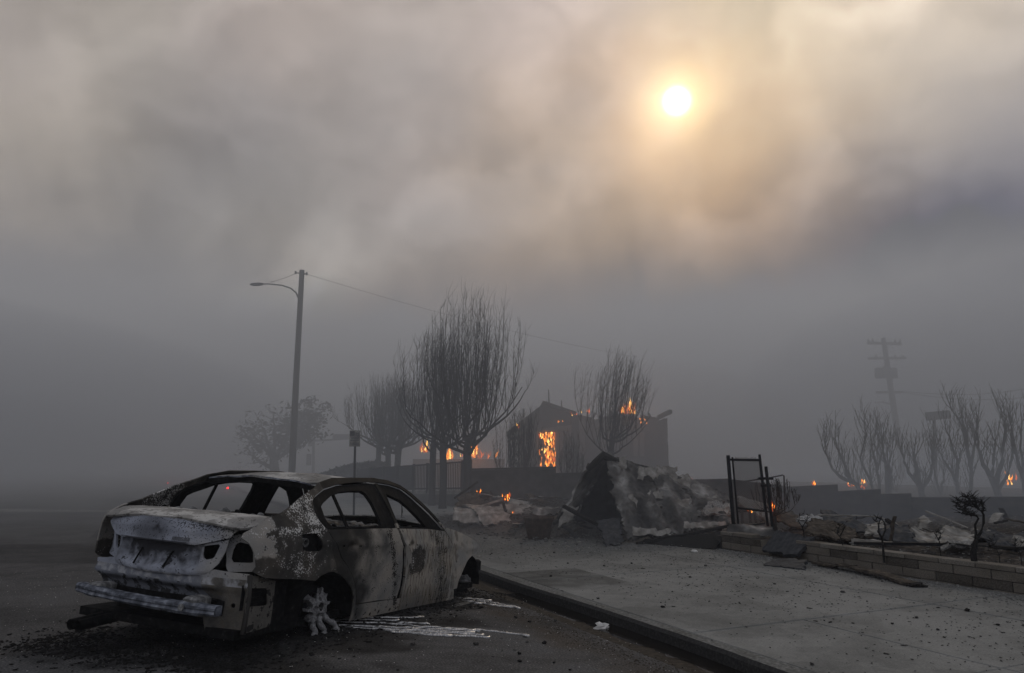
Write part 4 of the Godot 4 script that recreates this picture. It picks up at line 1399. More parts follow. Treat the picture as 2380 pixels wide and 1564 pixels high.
# ---------------------------------------------------------------- an uneven fallen sheet: four corners in space (a b along the bottom, c d along the top)
func fallen(a: Vector3, b: Vector3, c: Vector3, d: Vector3, bumpy: float, ragged: float, thick: float, seed_: int, step_ := 0.09, bow := 0.0) -> ArrayMesh:
	var n := fnoise(seed_, 1.3, 4)
	var w := (a.distance_to(b) + d.distance_to(c)) / 2.0
	var h := (a.distance_to(d) + b.distance_to(c)) / 2.0
	var nrm := (b - a).cross(d - a).normalized()
	var r := RandomNumberGenerator.new()
	r.seed = seed_
	var edge := []
	var raw := resample(PackedVector2Array([Vector2(0, 0), Vector2(w, 0), Vector2(w, h), Vector2(0, h)]), maxf(0.05, step_ * 0.8))
	for p in raw:
		var j := Vector2(n.get_noise_2d(p.x * 6.0, p.y * 6.0), n.get_noise_2d(p.x * 6.0 + 50.0, p.y * 6.0)) * ragged * 1.6 + Vector2(r.randf_range(-1, 1), r.randf_range(-1, 1)) * ragged * 0.3
		edge.append(p + j)
	return sheet(edge, [], func(p: Vector2) -> Vector3:
		var s := p.x / w
		var t := p.y / h
		var q := a.lerp(b, s).lerp(d.lerp(c, s), t)
		var fold := 1.0 - 2.0 * absf(n.get_noise_2d(p.x * 0.9 + 30.0, p.y * 0.35))
		return q + nrm * (bumpy * 0.8 * fold * fold * fold + bumpy * 0.7 * n.get_noise_2d(p.x * 1.2, p.y * 1.2) + bumpy * 0.35 * n.get_noise_2d(p.x * 5.0, p.y * 5.0) + bow * sin(PI * clampf(t, 0, 1))), step_, thick, seed_)


func plank(called: String, a: Vector3, b: Vector3, w: float, h: float, m: Material, label: String, category: String, group := "") -> MeshInstance3D:
	var s := st()
	var n := 7
	var nz := fnoise(int(absf(a.x * 1000.0)) + int(absf(b.z * 77.0)), 2.0, 3)
	var d := (b - a).normalized()
	var x := Vector3.UP.cross(d).normalized()
	if x.length() < 0.1: x = Vector3.RIGHT
	var y := d.cross(x)
	var last := []
	for k in n:
		var t := float(k) / (n - 1)
		var p := a.lerp(b, t) + (x * nz.get_noise_1d(t * 9.0) + y * nz.get_noise_1d(t * 9.0 + 30.0)) * w * 0.25
		var ww := w * (0.5 + 0.12 * nz.get_noise_1d(t * 20.0 + 60.0))
		var hh := h * (0.5 + 0.12 * nz.get_noise_1d(t * 20.0 + 90.0))
		var ring := [p - x * ww - y * hh, p + x * ww - y * hh, p + x * ww + y * hh, p - x * ww + y * hh]
		if last:
			for i in 4: quad(s, last[i], ring[i], ring[(i + 1) % 4], last[(i + 1) % 4])
		else: quad(s, ring[0], ring[1], ring[2], ring[3])
		last = ring
	quad(s, last[3], last[2], last[1], last[0])
	var o := obj(called, done(s), m)
	tag(o, label, category, group)
	return o


# ---------------------------------------------------------------- collapsed roof, rubble, pot
func build_rubble() -> void:
	# the tent of two fallen stucco slabs
	var tent := thing("collapsed_roof", "two scorched stucco slabs fallen against each other like a tent", "rubble")
	var apex := at(1402, 1060, 14.6)
	var slabs := [[1455, 1250, 1560, 1248, 1500, 1086, 1404, 1058, 13.5, 14.75, 401], [1545, 1246, 1640, 1236, 1576, 1108, 1488, 1080, 13.45, 15.0, 409], [1625, 1240, 1706, 1222, 1650, 1128, 1560, 1102, 13.35, 15.25, 410]]
	for k in slabs:
		obj("slab", fallen(at(k[0], k[1], k[8]), at(k[2], k[3], k[8] - .05), at(k[4], k[5], k[9] + .1), at(k[6], k[7], k[9]), 0.10, 0.08, 0.05, k[10], 0.06, 0.03), M.stucco, tent)
	var left := fallen(at(1288, 1222, 14.6), at(1330, 1200, 14.9), at(1412, 1066, 14.75), at(1374, 1076, 14.55), 0.05, 0.06, 0.05, 402, 0.07)
	obj("slab", left, M.stucco, tent)
	var back := fallen(at(1330, 1225, 15.6), at(1500, 1225, 15.9), at(1460, 1090, 15.7), at(1404, 1064, 14.9), 0.08, 0.05, 0.05, 403, 0.1)
	obj("slab", back, M.char, tent)
	var ridge := st()
	tube(ridge, [at(1366, 1092, 14.5), at(1385, 1074, 14.5), at(1402, 1058, 14.55), at(1440, 1074, 14.7), at(1500, 1088, 14.95), at(1556, 1100, 15.2)], [.05, .07, .085, .05, .05, .03], 7)
	obj("ridge_beam", done(ridge), M.char, tent)
	for k in [[1438, 1068, 1456, 1094, 14.55, 404], [1520, 1085, 1570, 1135, 14.95, 405], [1470, 1230, 1560, 1246, 13.5, 406], [1590, 1215, 1690, 1228, 13.35, 407], [1545, 1110, 1600, 1150, 14.85, 408], [1480, 1086, 1530, 1112, 14.5, 411], [1555, 1160, 1600, 1200, 14.1, 412], [1505, 1140, 1540, 1160, 14.2, 413], [1640, 1180, 1692, 1198, 13.75, 414], [1462, 1150, 1478, 1190, 14.0, 415]]:
		var pl := fallen(at(k[0], k[3], k[4] - .1), at(k[2], k[3], k[4] - .1), at(k[2], k[1], k[4]), at(k[0], k[1], k[4]), 0.05, 0.05, 0.015, k[5], 0.05)
		obj("plaster_flake", pl, M.stucco_pale, tent)
	# its outer, browner pieces
	var more := [[1575, 1225, 1702, 1222, 1690, 1150, 1612, 1122, 13.9, 14.9, "stucco", "slumped stucco panel at the open end of the fallen tent"], [1560, 1140, 1620, 1150, 1600, 1104, 1556, 1106, 14.9, 15.6, "stucco_pale", "cracked pale plaster piece on the shoulder of the fallen tent"], [1628, 1190, 1700, 1200, 1698, 1172, 1650, 1165, 13.6, 14.1, "ash", "ash-white plaster flap beside the chain-link gate"]]
	for i in more.size():
		var k: Array = more[i]
		var pl := fallen(at(k[0], k[1], k[8]), at(k[2], k[3], k[8]), at(k[4], k[5], k[9]), at(k[6], k[7], k[9]), 0.07, 0.07, 0.04, 420 + i, 0.08)
		tag(obj("plaster_debris", pl, M[k[10]]), k[11], "rubble")
	# the board that slid out of the tent's mouth
	tag(obj("fallen_board", fallen(on(1408, 1268, SW + .02), on(1448, 1264, SW + .02), at(1440, 1206, 13.9), at(1385, 1212, 13.9), 0.03, 0.05, 0.03, 431, 0.06), M.slate), "greenish sooty board slid out of the tent's mouth", "rubble")
	tag(obj("fallen_board", fallen(at(1296, 1226, 14.2), at(1330, 1204, 14.4), at(1345, 1178, 14.7), at(1312, 1180, 14.6), 0.04, 0.04, 0.03, 432, 0.05), M.stucco_pale), "pale torn board leaning beside the big flower pot", "rubble")
	plank("charred_beam", at(1310, 1176, 14.3), at(1420, 1236, 13.6), .07, .06, M.char, "charred beam propped across the mouth of the fallen tent", "beam")
	plank("charred_beam", at(1478, 1264, 13.2), at(1712, 1219, 12.9), .06, .05, M.char, "long charred rail running from the sidewalk up to the gate post", "beam")
	tag(obj("dark_panel", fallen(on(1490, 1262, SW + .01), on(1660, 1276, SW + .01), at(1690, 1234, 12.75), at(1500, 1256, 13.2), 0.03, 0.02, 0.03, 433, 0.1), M.char), "dark panel slumped between the tent and the block wall", "rubble")  # dark sheet filling the area below the charred rail
	# the big pot
	var pot := thing("flower_pot", "big round terracotta pot standing in front of the rubble heap", "flower pot", on(1252, 1252, SW))
	var body := st()
	body.set_smooth_group(0)
	tube(body, [Vector3(0, .0, 0), Vector3(0, .03, 0), Vector3(0, .30, 0), Vector3(0, .36, 0)], [.19, .205, .262, .27], 28, false)
	obj("body", done(body), M.pot, pot)
	var rim := st()
	tube(rim, [Vector3(0, .355, 0), Vector3(0, .385, 0), Vector3(0, .405, 0)], [.285, .29, .275], 28, false)
	tube(rim, [Vector3(0, .405, 0), Vector3(0, .36, 0)], [.275, .255], 28, false)
	obj("rim", done(rim), M.pot, pot)
	var so := st()
	tube(so, [Vector3(0, .33, 0), Vector3(0, .36, 0)], [.25, .12], 16)
	obj("soil", done(so), M.ash, pot)

	# the heap by the car: bent panels, boards, ash
	var heap := st()
	heap.set_smooth_group(0)
	var hn := fnoise(441, 0.8, 5)
	var rows := []
	for j in 17:
		var row := []
		for i in 31:
			var u := lerpf(6.2, 13.5, i / 30.0)
			var v := lerpf(1.6, 7.0, j / 16.0)
			var m := exp(-pow((u - 9.8) / 2.0, 2.0) - pow((v - 4.2) / 1.5, 2.0))
			row.append(kerb(u, v, SW - 0.02 + 0.52 * m + (0.10 * hn.get_noise_2d(u * 2.0, v * 2.0) + 0.06 * hn.get_noise_2d(u * 7.0, v * 7.0)) * clampf(m * 3.0, 0.1, 1.0)))
		rows.append(row)
	for j in 16:
		for i in 30: quad(heap, rows[j][i], rows[j][i + 1], rows[j + 1][i + 1], rows[j + 1][i])
	tag(obj("rubble_heap", done(heap), M.heap), "mound of ash and broken plaster between the car and the tent", "rubble", "", "stuff")
	var sheets := [
		[1052, 1208, 1130, 1224, 1128, 1190, 1056, 1176, 16.0, 16.5, "stucco_pale", .05, "bent pale sheet at the front of the rubble heap by the car"],
		[1125, 1222, 1190, 1216, 1172, 1186, 1078, 1172, 15.9, 16.9, "stucco_pale", .14, "curved plaster sheet bulging out of the rubble heap"],
		[1162, 1196, 1240, 1196, 1236, 1172, 1170, 1162, 16.4, 17.1, "stucco_pale", .06, "grey board lying flat on top of the rubble heap"],
		[1180, 1176, 1300, 1190, 1298, 1178, 1120, 1150, 16.8, 17.3, "ash", .04, "long pale strip across the back of the rubble heap"],
		[1240, 1200, 1302, 1196, 1300, 1180, 1236, 1178, 15.8, 16.4, "stucco", .05, "dark crumpled sheet on the rubble heap behind the pot"],
		[1060, 1176, 1120, 1172, 1110, 1148, 1072, 1150, 16.9, 17.5, "rubble_brown", .06, "brown burnt board at the back corner of the rubble heap"],
		[1130, 1190, 1180, 1180, 1176, 1156, 1136, 1160, 16.6, 17.0, "slate", .05, "sooty sheet standing in the middle of the rubble heap"],
		[1092, 1168, 1150, 1160, 1140, 1142, 1090, 1146, 17.2, 17.9, "char", .05, "black charred sheet at the top of the rubble heap"]]
	for i in sheets.size():
		var k: Array = sheets[i]
		tag(obj("debris_sheet", fallen(at(k[0], k[1], k[8]), at(k[2], k[3], k[8] + .1), at(k[4], k[5], k[9]), at(k[6], k[7], k[9]), 0.05, 0.05, 0.025, 450 + i, 0.07, k[11]), M[k[10]]), k[12], "rubble")
	var sticks := [[1102, 1182, 1168, 1160, 16.5, "stucco_pale", "pale split stud poking up from the rubble heap"], [1168, 1165, 1182, 1210, 16.2, "slate", "short upright post in the rubble heap"], [1056, 1158, 1110, 1120, 17.4, "char", "charred rafter leaning out of the rubble heap"], [1220, 1186, 1180, 1168, 16.6, "ash", "ashen stick lying over the rubble heap"], [1262, 1190, 1300, 1180, 16.2, "stucco_pale", "broken lath behind the flower pot"]]
	for k in sticks: plank("timber", at(k[0], k[1], k[4]), at(k[2], k[3], k[4] + .2), .05, .04, M[k[5]], k[6], "timber")
	var rr := RandomNumberGenerator.new()
	rr.seed = 499
	for k in 34:
		var u := 9.6 + rr.randfn(0, 1.5)
		var v := 3.9 + rr.randfn(0, 1.1)
		var y := SW + .05 + .55 * exp(-pow((u - 9.8) / 2.0, 2.0) - pow((v - 4.2) / 1.5, 2.0))
		var dir := Vector3(rr.randf_range(-1, 1), rr.randf_range(-.25, .35), rr.randf_range(-1, 1)).normalized() * rr.randf_range(.25, .75)
		var p := kerb(u, v, y)
		plank("broken_board", p - dir * .5, p + dir * .5, rr.randf_range(.05, .22), rr.randf_range(.012, .03), M[["stucco_pale", "slate", "char", "ash", "rubble_brown"][rr.randi() % 5]], "broken scorched board lying in the rubble heap", "board", "broken boards of the rubble heap")
	for k in 30:
		var u := rr.randf_range(-2.5, 4.0)
		var v := 5.2 + 5.0 * rr.randf()
		var dir := Vector3(rr.randf_range(-1, 1), rr.randf_range(-.15, .3), rr.randf_range(-1, 1)).normalized() * rr.randf_range(.2, .8)
		var p := kerb(u, v, .24 + .03 * (v - 4.6))
		plank("burnt_lath", p - dir * .5, p + dir * .5, rr.randf_range(.03, .16), rr.randf_range(.012, .03), M[["stucco_pale", "slate", "char", "char", "rubble_brown"][rr.randi() % 5]], "burnt piece of lath lying in the garden rubble", "board", "burnt laths in the garden")
	var pipe := st()
	pipe.set_smooth_group(0)
	tube(pipe, [on(1090, 1226, SW + .04), on(1130, 1224, SW + .05), on(1180, 1222, SW + .06), at(1215, 1212, 15.4), at(1238, 1205, 15.3)], [.03, .05, .055, .05, .06], 9)
	tag(obj("fallen_pipe", done(pipe), M.steel), "bent pipe lying along the foot of the rubble heap", "pipe")

	# slab tipped over the wall, boards at its foot
	tag(obj("tipped_slab", fallen(kerb(2.30, 4.30, SW + .06), kerb(3.02, 4.36, SW + .06), kerb(2.95, 4.62, 0.27), kerb(2.24, 4.60, 0.235), 0.012, 0.03, 0.05, 461, 0.06), M.slate), "grey slab tipped over the block wall", "slab")
	tag(obj("tipped_slab", fallen(on(1776, 1312, SW + .015), on(1868, 1322, SW + .02), on(1874, 1301, SW + .10), on(1812, 1297, SW + .05), 0.012, 0.03, 0.035, 462, 0.06), M.slate), "broken grey slab lying at the foot of the block wall", "slab")
	tag(obj("curled_sheet", fallen(at(1688, 1238, 12.35), at(1810, 1248, 12.1), at(1782, 1228, 12.75), at(1706, 1224, 12.8), 0.03, 0.03, 0.05, 463, 0.07, 0.08), M.stucco), "dark curled sheet lying on the corner of the block wall", "rubble")
	plank("wall_board", kerb(1.95, 4.28, SW + .04), kerb(1.28, 4.22, SW + .07), .16, .03, M.rubble_brown, "brown board lying along the foot of the block wall", "board")
	plank("wall_board", kerb(1.30, 4.24, SW + .06), kerb(0.18, 3.92, SW + .035), .17, .03, M.rubble_brown, "long brown board on the sidewalk with a charred end", "board")
	tag(obj("charred_lump", lump(Vector3(.22, .07, .16), 465, .5, 9, 6), M.char), "black charred lump at the end of the long brown board", "cinder").position = kerb(0.16, 3.92, SW)

	# burnt garden behind the wall
	var yard := [
		[1872, 1240, 1990, 1258, 1975, 1222, 1890, 1208, 11.0, 12.2, "rubble_brown", "brown burnt panel lying in the garden near the corner slab"],
		[1905, 1212, 1990, 1226, 1985, 1206, 1912, 1190, 12.4, 13.2, "slate", "dark sheet bent over the rubble in the garden"],
		[1960, 1228, 2040, 1246, 2050, 1232, 1975, 1214, 11.6, 12.2, "slate", "narrow dark sheet lying in the middle of the garden"],
		[2010, 1244, 2062, 1248, 2058, 1218, 2020, 1222, 11.2, 12.0, "stucco_pale", "small pale plaster piece beside the twisted stump"],
		[2030, 1256, 2130, 1262, 2110, 1226, 2062, 1222, 10.6, 11.3, "slate", "sooty ridge of metal behind the twisted stump"],
		[2100, 1262, 2182, 1262, 2178, 1240, 2128, 1232, 10.8, 11.4, "stucco_pale", "pale broken board in the garden beside the dark ridge"],
		[2130, 1240, 2158, 1238, 2160, 1205, 2136, 1208, 11.6, 11.9, "stucco_pale", "upright pale plaster stump in the garden"],
		[2172, 1266, 2260, 1268, 2268, 1242, 2196, 1230, 10.2, 11.0, "stucco_pale", "wide pale sheet lying behind the burnt shrub"],
		[2190, 1278, 2262, 1272, 2250, 1262, 2204, 1266, 9.8, 10.2, "ash", "thin ash-white strip behind the burnt shrub"],
		[2240, 1252, 2330, 1262, 2322, 1238, 2250, 1236, 10.6, 11.4, "slate", "dark crumpled sheet near the end of the garden"],
		[2300, 1270, 2400, 1290, 2410, 1246, 2316, 1240, 10.0, 11.0, "slate", "big dark roofing sheet at the far end of the garden"],
		[2350, 1270, 2420, 1288, 2420, 1256, 2356, 1252, 9.5, 9.9, "stucco_pale", "pale plank end at the far end of the garden"],
		[1720, 1170, 1800, 1225, 1790, 1180, 1700, 1150, 14.0, 15.0, "ash", "ash-covered slope behind the chain-link gate"],
		[1800, 1212, 1870, 1232, 1860, 1202, 1798, 1180, 13.0, 14.2, "rubble_brown", "brown heap behind the scorched garden shrub"]]
	for i in yard.size():
		var k: Array = yard[i]
		tag(obj("debris_sheet", fallen(at(k[0], k[1], k[8]), at(k[2], k[3], k[8]), at(k[4], k[5], k[9]), at(k[6], k[7], k[9]), 0.07, 0.06, 0.03, 480 + i, 0.07, 0.04), M[k[10]]), k[11], "rubble")
	plank("pipe_rail", at(1985, 1262, 10.6), at(2215, 1266, 9.9), .04, .04, M.iron, "long black rail lying in the garden behind the wall", "rail")
	plank("timber", at(1982, 1256, 10.8), at(2072, 1262, 10.4), .09, .05, M.stucco_pale, "pale scorched timber lying behind the wall", "timber")
	plank("timber", at(2060, 1208, 11.8), at(2140, 1262, 11.0), .05, .05, M.char, "charred rafter slanting down in the garden", "timber")
	var clump := obj("insulation_heap", lump(Vector3(.40, .22, .28), 497, .3, 26, 16), M.tuft)
	clump.position = at(1884, 1232, 12.2)
	clump.position.y = 0.30
	tag(clump, "white tuft of burnt insulation in the garden", "insulation")
	var hose := st()
	tube(hose, [at(1900, 1197, 12.4), at(1990, 1198, 12.3), at(2040, 1201, 12.2), at(2080, 1214, 12.0), at(2108, 1242, 11.8)], [.012], 5)
	tag(obj("garden_wire", done(hose), M.stucco_pale), "thin pale wire drooping over the garden rubble", "wire")


# ---------------------------------------------------------------- chain-link gate
func build_gate() -> void:
	var g := thing("chain_link_gate", "scorched chain-link gate still standing on the corner of the wall", "gate")
	var D := 12.6
	var post := func(a: Vector3, b: Vector3, r: float, called: String) -> void:
		var s := st()
		s.set_smooth_group(0)
		tube(s, [a, b], [r, r], 12)
		obj(called, done(s), M.iron, g)
	post.call(at(1706, 1236, D), at(1692, 1058, D), .032, "post")
	post.call(at(1717, 1232, D), at(1702, 1062, D), .016, "frame_upright")
	post.call(at(1786, 1236, D), at(1765, 1056, D), .022, "frame_upright")
	post.call(at(1797, 1240, D - .1), at(1780, 1084, D - .1), .026, "post")
	post.call(at(1696, 1068, D), at(1766, 1069, D), .019, "rail")
	post.call(at(1712, 1180, D), at(1780, 1188, D), .018, "rail")
	post.call(at(1730, 1222, D), at(1778, 1216, D), .016, "rail")
	for k in [[1762, 1112, 1796, 1112], [1768, 1128, 1792, 1128]]:
		post.call(at(k[0], k[1], D - .05), at(k[2], k[3], D - .05), .022, "hinge")
	# woven wire
	var s := st()
	var tl := at(1701, 1070, D); var tr := at(1766, 1071, D)
	var bl := at(1714, 1218, D); var br := at(1782, 1214, D)
	var n := 11
	var m := 38
	var wn := fnoise(511, 0.9, 3)
	for k in n + 1:
		for dir in [0, 1]:
			var path := []
			for j in m + 1:
				var t := float(j) / m
				var x := (k + 0.5 * (1 if (j + dir) % 2 else -1) * 0.98) / n
				if t > 0.82 and wn.get_noise_1d(k * 3.0) > 0.05: continue
				x = clampf(x, 0.0, 1.0) + 0.02 * wn.get_noise_2d(k * 2.0, t * 6.0) * smoothstep(0.5, 1.0, t)
				path.append(tl.lerp(tr, x).lerp(bl.lerp(br, x), t) + Vector3(0, -0.02 * wn.get_noise_2d(x * 30.0, 4.0) * t, 0.004 * (1 if dir else -1)))
			if path.size() > 2: tube(s, path, [.0062], 3, false)
	for k in 8:   # loose ends along the top
		var p := tl.lerp(tr, 0.15 + 0.1 * k)
		tube(s, [p, p + Vector3(rng.randf_range(-.02, .02), .03, 0), p + Vector3(rng.randf_range(-.03, .03), .06, 0)], [.0055], 3, false)
	obj("wire_mesh", done(s), M.iron, g).set_meta("kind", "stuff")
	var rail := thing("hand_rail", "thin bent rail standing behind the chain-link gate", "rail")
	var rs := st()
	tube(rs, [at(1735, 1118, 14.2), at(1790, 1110, 14.0), at(1820, 1104, 13.9), at(1822, 1106, 13.9), at(1823, 1140, 13.9), at(1824, 1210, 13.9)], [.014], 6)
	obj("rail_bar", done(rs), M.steel, rail)


# ---------------------------------------------------------------- garden walls behind
func far_wall(called: String, pts: Array, base: float, m: Material, label: String, course := 0.2) -> void:   # pts: [px, py, depth] along the top
	var root := thing(called, label, "wall")
	for i in pts.size() - 1:
		var a := at(pts[i][0], pts[i][1], pts[i][2])
		var b := at(pts[i + 1][0], pts[i + 1][1], pts[i + 1][2])
		if a.distance_to(b) < 0.15: continue
		var d := (b - a)
		d.y = 0
		var nrm := d.normalized().cross(Vector3.UP) * 0.09
		# block courses, each stretch of a course its own slightly proud strip
		var y1 := minf(a.y, b.y)
		var s := st()
		hexa(s, [Vector3(a.x, base, a.z) + nrm, Vector3(b.x, base, b.z) + nrm, Vector3(b.x, base, b.z) - nrm, Vector3(a.x, base, a.z) - nrm,
			a + nrm, b + nrm, b - nrm, a - nrm])
		obj("wall_section", done(s), m, root)
		var cs := st()
		var up := Vector3.UP * 0.05
		hexa(cs, [a + nrm * 1.25 + up * 0.04, b + nrm * 1.25 + up * 0.04, b - nrm * 1.25 + up * 0.04, a - nrm * 1.25 + up * 0.04, a + nrm * 1.25 + up, b + nrm * 1.25 + up, b - nrm * 1.25 + up, a - nrm * 1.25 + up])
		obj("wall_cap", done(cs), m, root)


func build_far_walls() -> void:
	far_wall("garden_wall", [[1096, 1093, 19.6], [1290, 1089, 19.0]], SW - .1, M.wall_far, "tall sooty garden wall behind the rubble heap")
	far_wall("garden_wall", [[1290, 1104, 19.0], [1430, 1101, 18.7], [1614, 1119, 18.3], [1700, 1117, 18.1]], SW - .1, M.wall_far, "lower stretch of sooty wall behind the fallen tent")
	far_wall("stepped_wall", [[1700, 1119, 18.0], [1838, 1137, 17.0]], SW - .1, M.wall_far, "sooty wall behind the chain-link gate")
	far_wall("stepped_wall", [[1838, 1136, 16.6], [1947, 1131, 16.2]], SW - .1, M.wall_far, "highest step of the garden's back wall, tan with soot")
	far_wall("stepped_wall", [[1947, 1147, 16.2], [2046, 1142, 15.9], ], SW - .1, M.wall_far, "second step of the garden's back wall")
	far_wall("stepped_wall", [[2046, 1154, 15.9], [2118, 1152, 15.6]], SW - .1, M.wall_far, "third step of the garden's back wall")
	far_wall("stepped_wall", [[2118, 1161, 15.6], [2480, 1160, 14.6]], SW - .1, M.wall_far, "lowest long step of the garden's back wall")


# ---------------------------------------------------------------- street furniture
func build_street() -> void:
	# lamp on a timber pole
	var D := 33.0
	var base := at(677, 1140, D)
	var lamp := thing("street_lamp", "tall wooden street lamp pole with a curved arm", "street lamp", Vector3(base.x, 0, base.z))
	var o := lamp.position
	var s := st()
	s.set_smooth_group(0)
	var foot := at(676, 1150, D)
	foot.y = 0.0
	tube(s, [foot - o, at(689, 870, D) - o, at(702, 628, D) - o], [.155, .135, .115], 14)
	obj("pole", done(s), M.wood_pole, lamp)
	s = st()
	s.set_smooth_group(0)
	tube(s, [at(694, 693, D) - o, at(688, 680, D) - o, at(676, 670, D) - o, at(655, 663, D) - o, at(625, 660, D) - o, at(604, 660, D) - o], [.035, .035, .033, .03, .028, .028], 8)
	obj("arm", done(s), M.steel, lamp)
	s = st()
	s.set_smooth_group(0)
	tube(s, [at(612, 660, D) - o, at(602, 660.5, D) - o, at(590, 661, D) - o, at(581, 661, D) - o], [.05, .085, .08, .03], 9)
	obj("lamp_head", done(s), M.steel, lamp)
	s = st()
	bar(s, at(687, 634, D) - o, at(713, 637, D) - o, .05, .05)
	obj("cross_bracket", done(s), M.steel, lamp)
	for k in [[687, 633], [713, 636]]:
		s = st()
		tube(s, [at(k[0], k[1] + 3.0, D) - o, at(k[0], k[1] - 3.0, D) - o], [.05, .04], 8)
		obj("insulator", done(s), M.steel, lamp)
	s = st()
	tube(s, [at(687, 636, D) - o, at(660, 647, D) - o, at(628, 656, D) - o], [.012], 4)
	obj("stay_wire", done(s), M.iron, lamp)
	var cable := st()
	var path := []
	var c0 := at(713, 637, D)
	var c1 := at(1480, 830, 46.0)
	for k in 40:
		var t := k / 39.0
		path.append(c0.lerp(c1, t) - Vector3(0, 1.2 * 4.0 * t * (1.0 - t) * 0.25, 0))
	tube(cable, path, [.008], 4, false)
	tag(obj("overhead_cable", done(cable), M.iron), "thin overhead cable sagging away from the lamp pole", "cable")

	# parking sign
	D = 20.0
	var sb := at(822, 1206, D)
	var sign := thing("parking_sign", "small rectangular parking sign on a square post by the kerb", "sign", Vector3(sb.x, SW, sb.z))
	o = sign.position
	s = st()
	bar(s, Vector3.ZERO, at(826, 1000, D) - o, .055, .05, Vector3.RIGHT)
	obj("post", done(s), M.iron, sign)
	var pl := at(825.5, 1019, D) - o
	s = st()
	var face := Transform3D(Basis(Vector3.UP, 0.1), pl + Vector3(0, 0, .035))
	rbox(s, face * Transform3D(Basis(Vector3.RIGHT, PI / 2), Vector3.ZERO), Vector3(.285, .006, .43), .002)
	obj("plate", done(s), M.stucco_pale, sign)
	var ink := plain("sooted ink", lin(.035, .033, .035), 0.9)
	var marks := [[-.07, .13, .12, .13], [.07, .14, .10, .03], [.07, .09, .10, .03], [.0, .035, .22, .025], [.0, -.01, .20, .025], [.0, -.055, .22, .02], [.035, -.125, .17, .022], [.035, -.16, .17, .018]]
	for k in marks:
		s = st()
		box(s, face * Transform3D(Basis(), Vector3(k[0], k[1], .0065)), Vector3(k[2], k[3], .003))
		obj("printed_line", done(s), ink, sign)

	# traffic signal far down the street
	D = 62.0
	var tb := at(728, 1110, D)
	var sig := thing("traffic_signal", "faint traffic signal mast with a long arm in the smoke", "traffic signal", Vector3(tb.x, 0, tb.z))
	o = sig.position
	s = st()
	tube(s, [Vector3.ZERO, at(729, 1018, D) - o], [.12, .10], 10)
	obj("mast", done(s), M.steel, sig)
	s = st()
	tube(s, [at(729, 1024, D) - o, at(770, 1022, D) - o, at(838, 1018, D) - o], [.09, .07, .05], 8)
	obj("arm", done(s), M.steel, sig)
	s = st()
	box(s, Transform3D(Basis(), at(794, 1015, D) - o), Vector3(1.5, .42, .05))
	obj("name_plate", done(s), M.slate, sig)
	for k in [[722, 1024], [718, 1068]]:
		s = st()
		rbox(s, Transform3D(Basis(), at(k[0], k[1], D) - o), Vector3(.36, .95, .3), .04)
		obj("signal_head", done(s), M.iron, sig)

	# red lights down the street, taken for car tail lights, shaped as flares
	var red := glow("red flare", Color(1.0, 0.10, 0.10), 6.0)
	for k in [[529, 1140, 37.0, .05], [422, 1132, 42.0, .035], [390, 1126, 46.0, .02]]:
		var f := thing("car_tail_light", "tiny red tail light glowing down the street in the smoke", "tail_light", Vector3.ZERO, "red lights down the street")
		var p := at(k[0], k[1], k[2])
		f.position = Vector3(p.x, 0.0, p.z)
		s = st()
		tube(s, [Vector3.ZERO, Vector3(0, maxf(p.y - .03, .05), 0)], [.03, .03], 8)
		obj("stick", done(s), M.iron, f)
		var fl := SphereMesh.new()
		fl.radius = k[3]; fl.height = k[3] * 2.0; fl.radial_segments = 10; fl.rings = 6
		var fo := obj("flame", fl, red, f)
		fo.position = Vector3(0, maxf(p.y, .08), 0)
		var li := OmniLight3D.new()
		li.name = "tail_light_glow"
		li.light_color = Color(1, .15, .12)
		li.light_energy = 0.15
		li.light_size = k[3]
		li.omni_range = 30.0
		li.omni_attenuation = 2.0
		li.shadow_enabled = true
		fo.add_child(li)

	# utility pole
	D = 60.0
	var ub := at(2098, 1120, D)
	var up := thing("utility_pole", "leaning utility pole with three crossarms and transformers in the smoke", "utility pole", Vector3(ub.x, 0, ub.z))
	o = up.position
	s = st()
	tube(s, [Vector3.ZERO, at(2094, 1061, D) - o, at(2070, 900, D) - o, at(2053, 786, D) - o], [.27, .25, .22, .19], 12)
	obj("pole", done(s), M.wood_pole, up)
	for k in [[2016, 797, 2094, 799, .11], [2018, 833, 2106, 832, .09], [2036, 912, 2100, 911, .09]]:
		s = st()
		bar(s, at(k[0], k[1], D) - o, at(k[2], k[3], D) - o, .18, k[4] * 2.0)
		obj("crossarm", done(s), M.wood_pole, up)
	for k in [[2018, 792], [2028, 790], [2055, 788], [2080, 793], [2092, 792], [2036, 828], [2080, 829], [2098, 829]]:
		s = st()
		tube(s, [at(k[0], k[1] + 5, D) - o, at(k[0], k[1] - 4, D) - o], [.09, .06], 7)
		obj("insulator", done(s), M.steel, up)
	for k in [[2038, 868, .30, .85], [2056, 866, .34, .95], [2072, 868, .30, .85]]:
		s = st()
		var c := at(k[0], k[1], D) - o + Vector3(0, 0, .3)
		tube(s, [c - Vector3(0, k[3] / 2, 0), c - Vector3(0, k[3] / 2 - .05, 0), c + Vector3(0, k[3] / 2 - .08, 0), c + Vector3(0, k[3] / 2, 0)], [k[2] * .9, k[2], k[2], k[2] * .7], 12)
		obj("transformer", done(s), M.steel, up)
	s = st()
	tube(s, [at(2070, 940, D) - o, at(2052, 934, D) - o, at(2030, 936, D) - o], [.06, .05, .05], 6)
	obj("lamp_arm", done(s), M.steel, up)
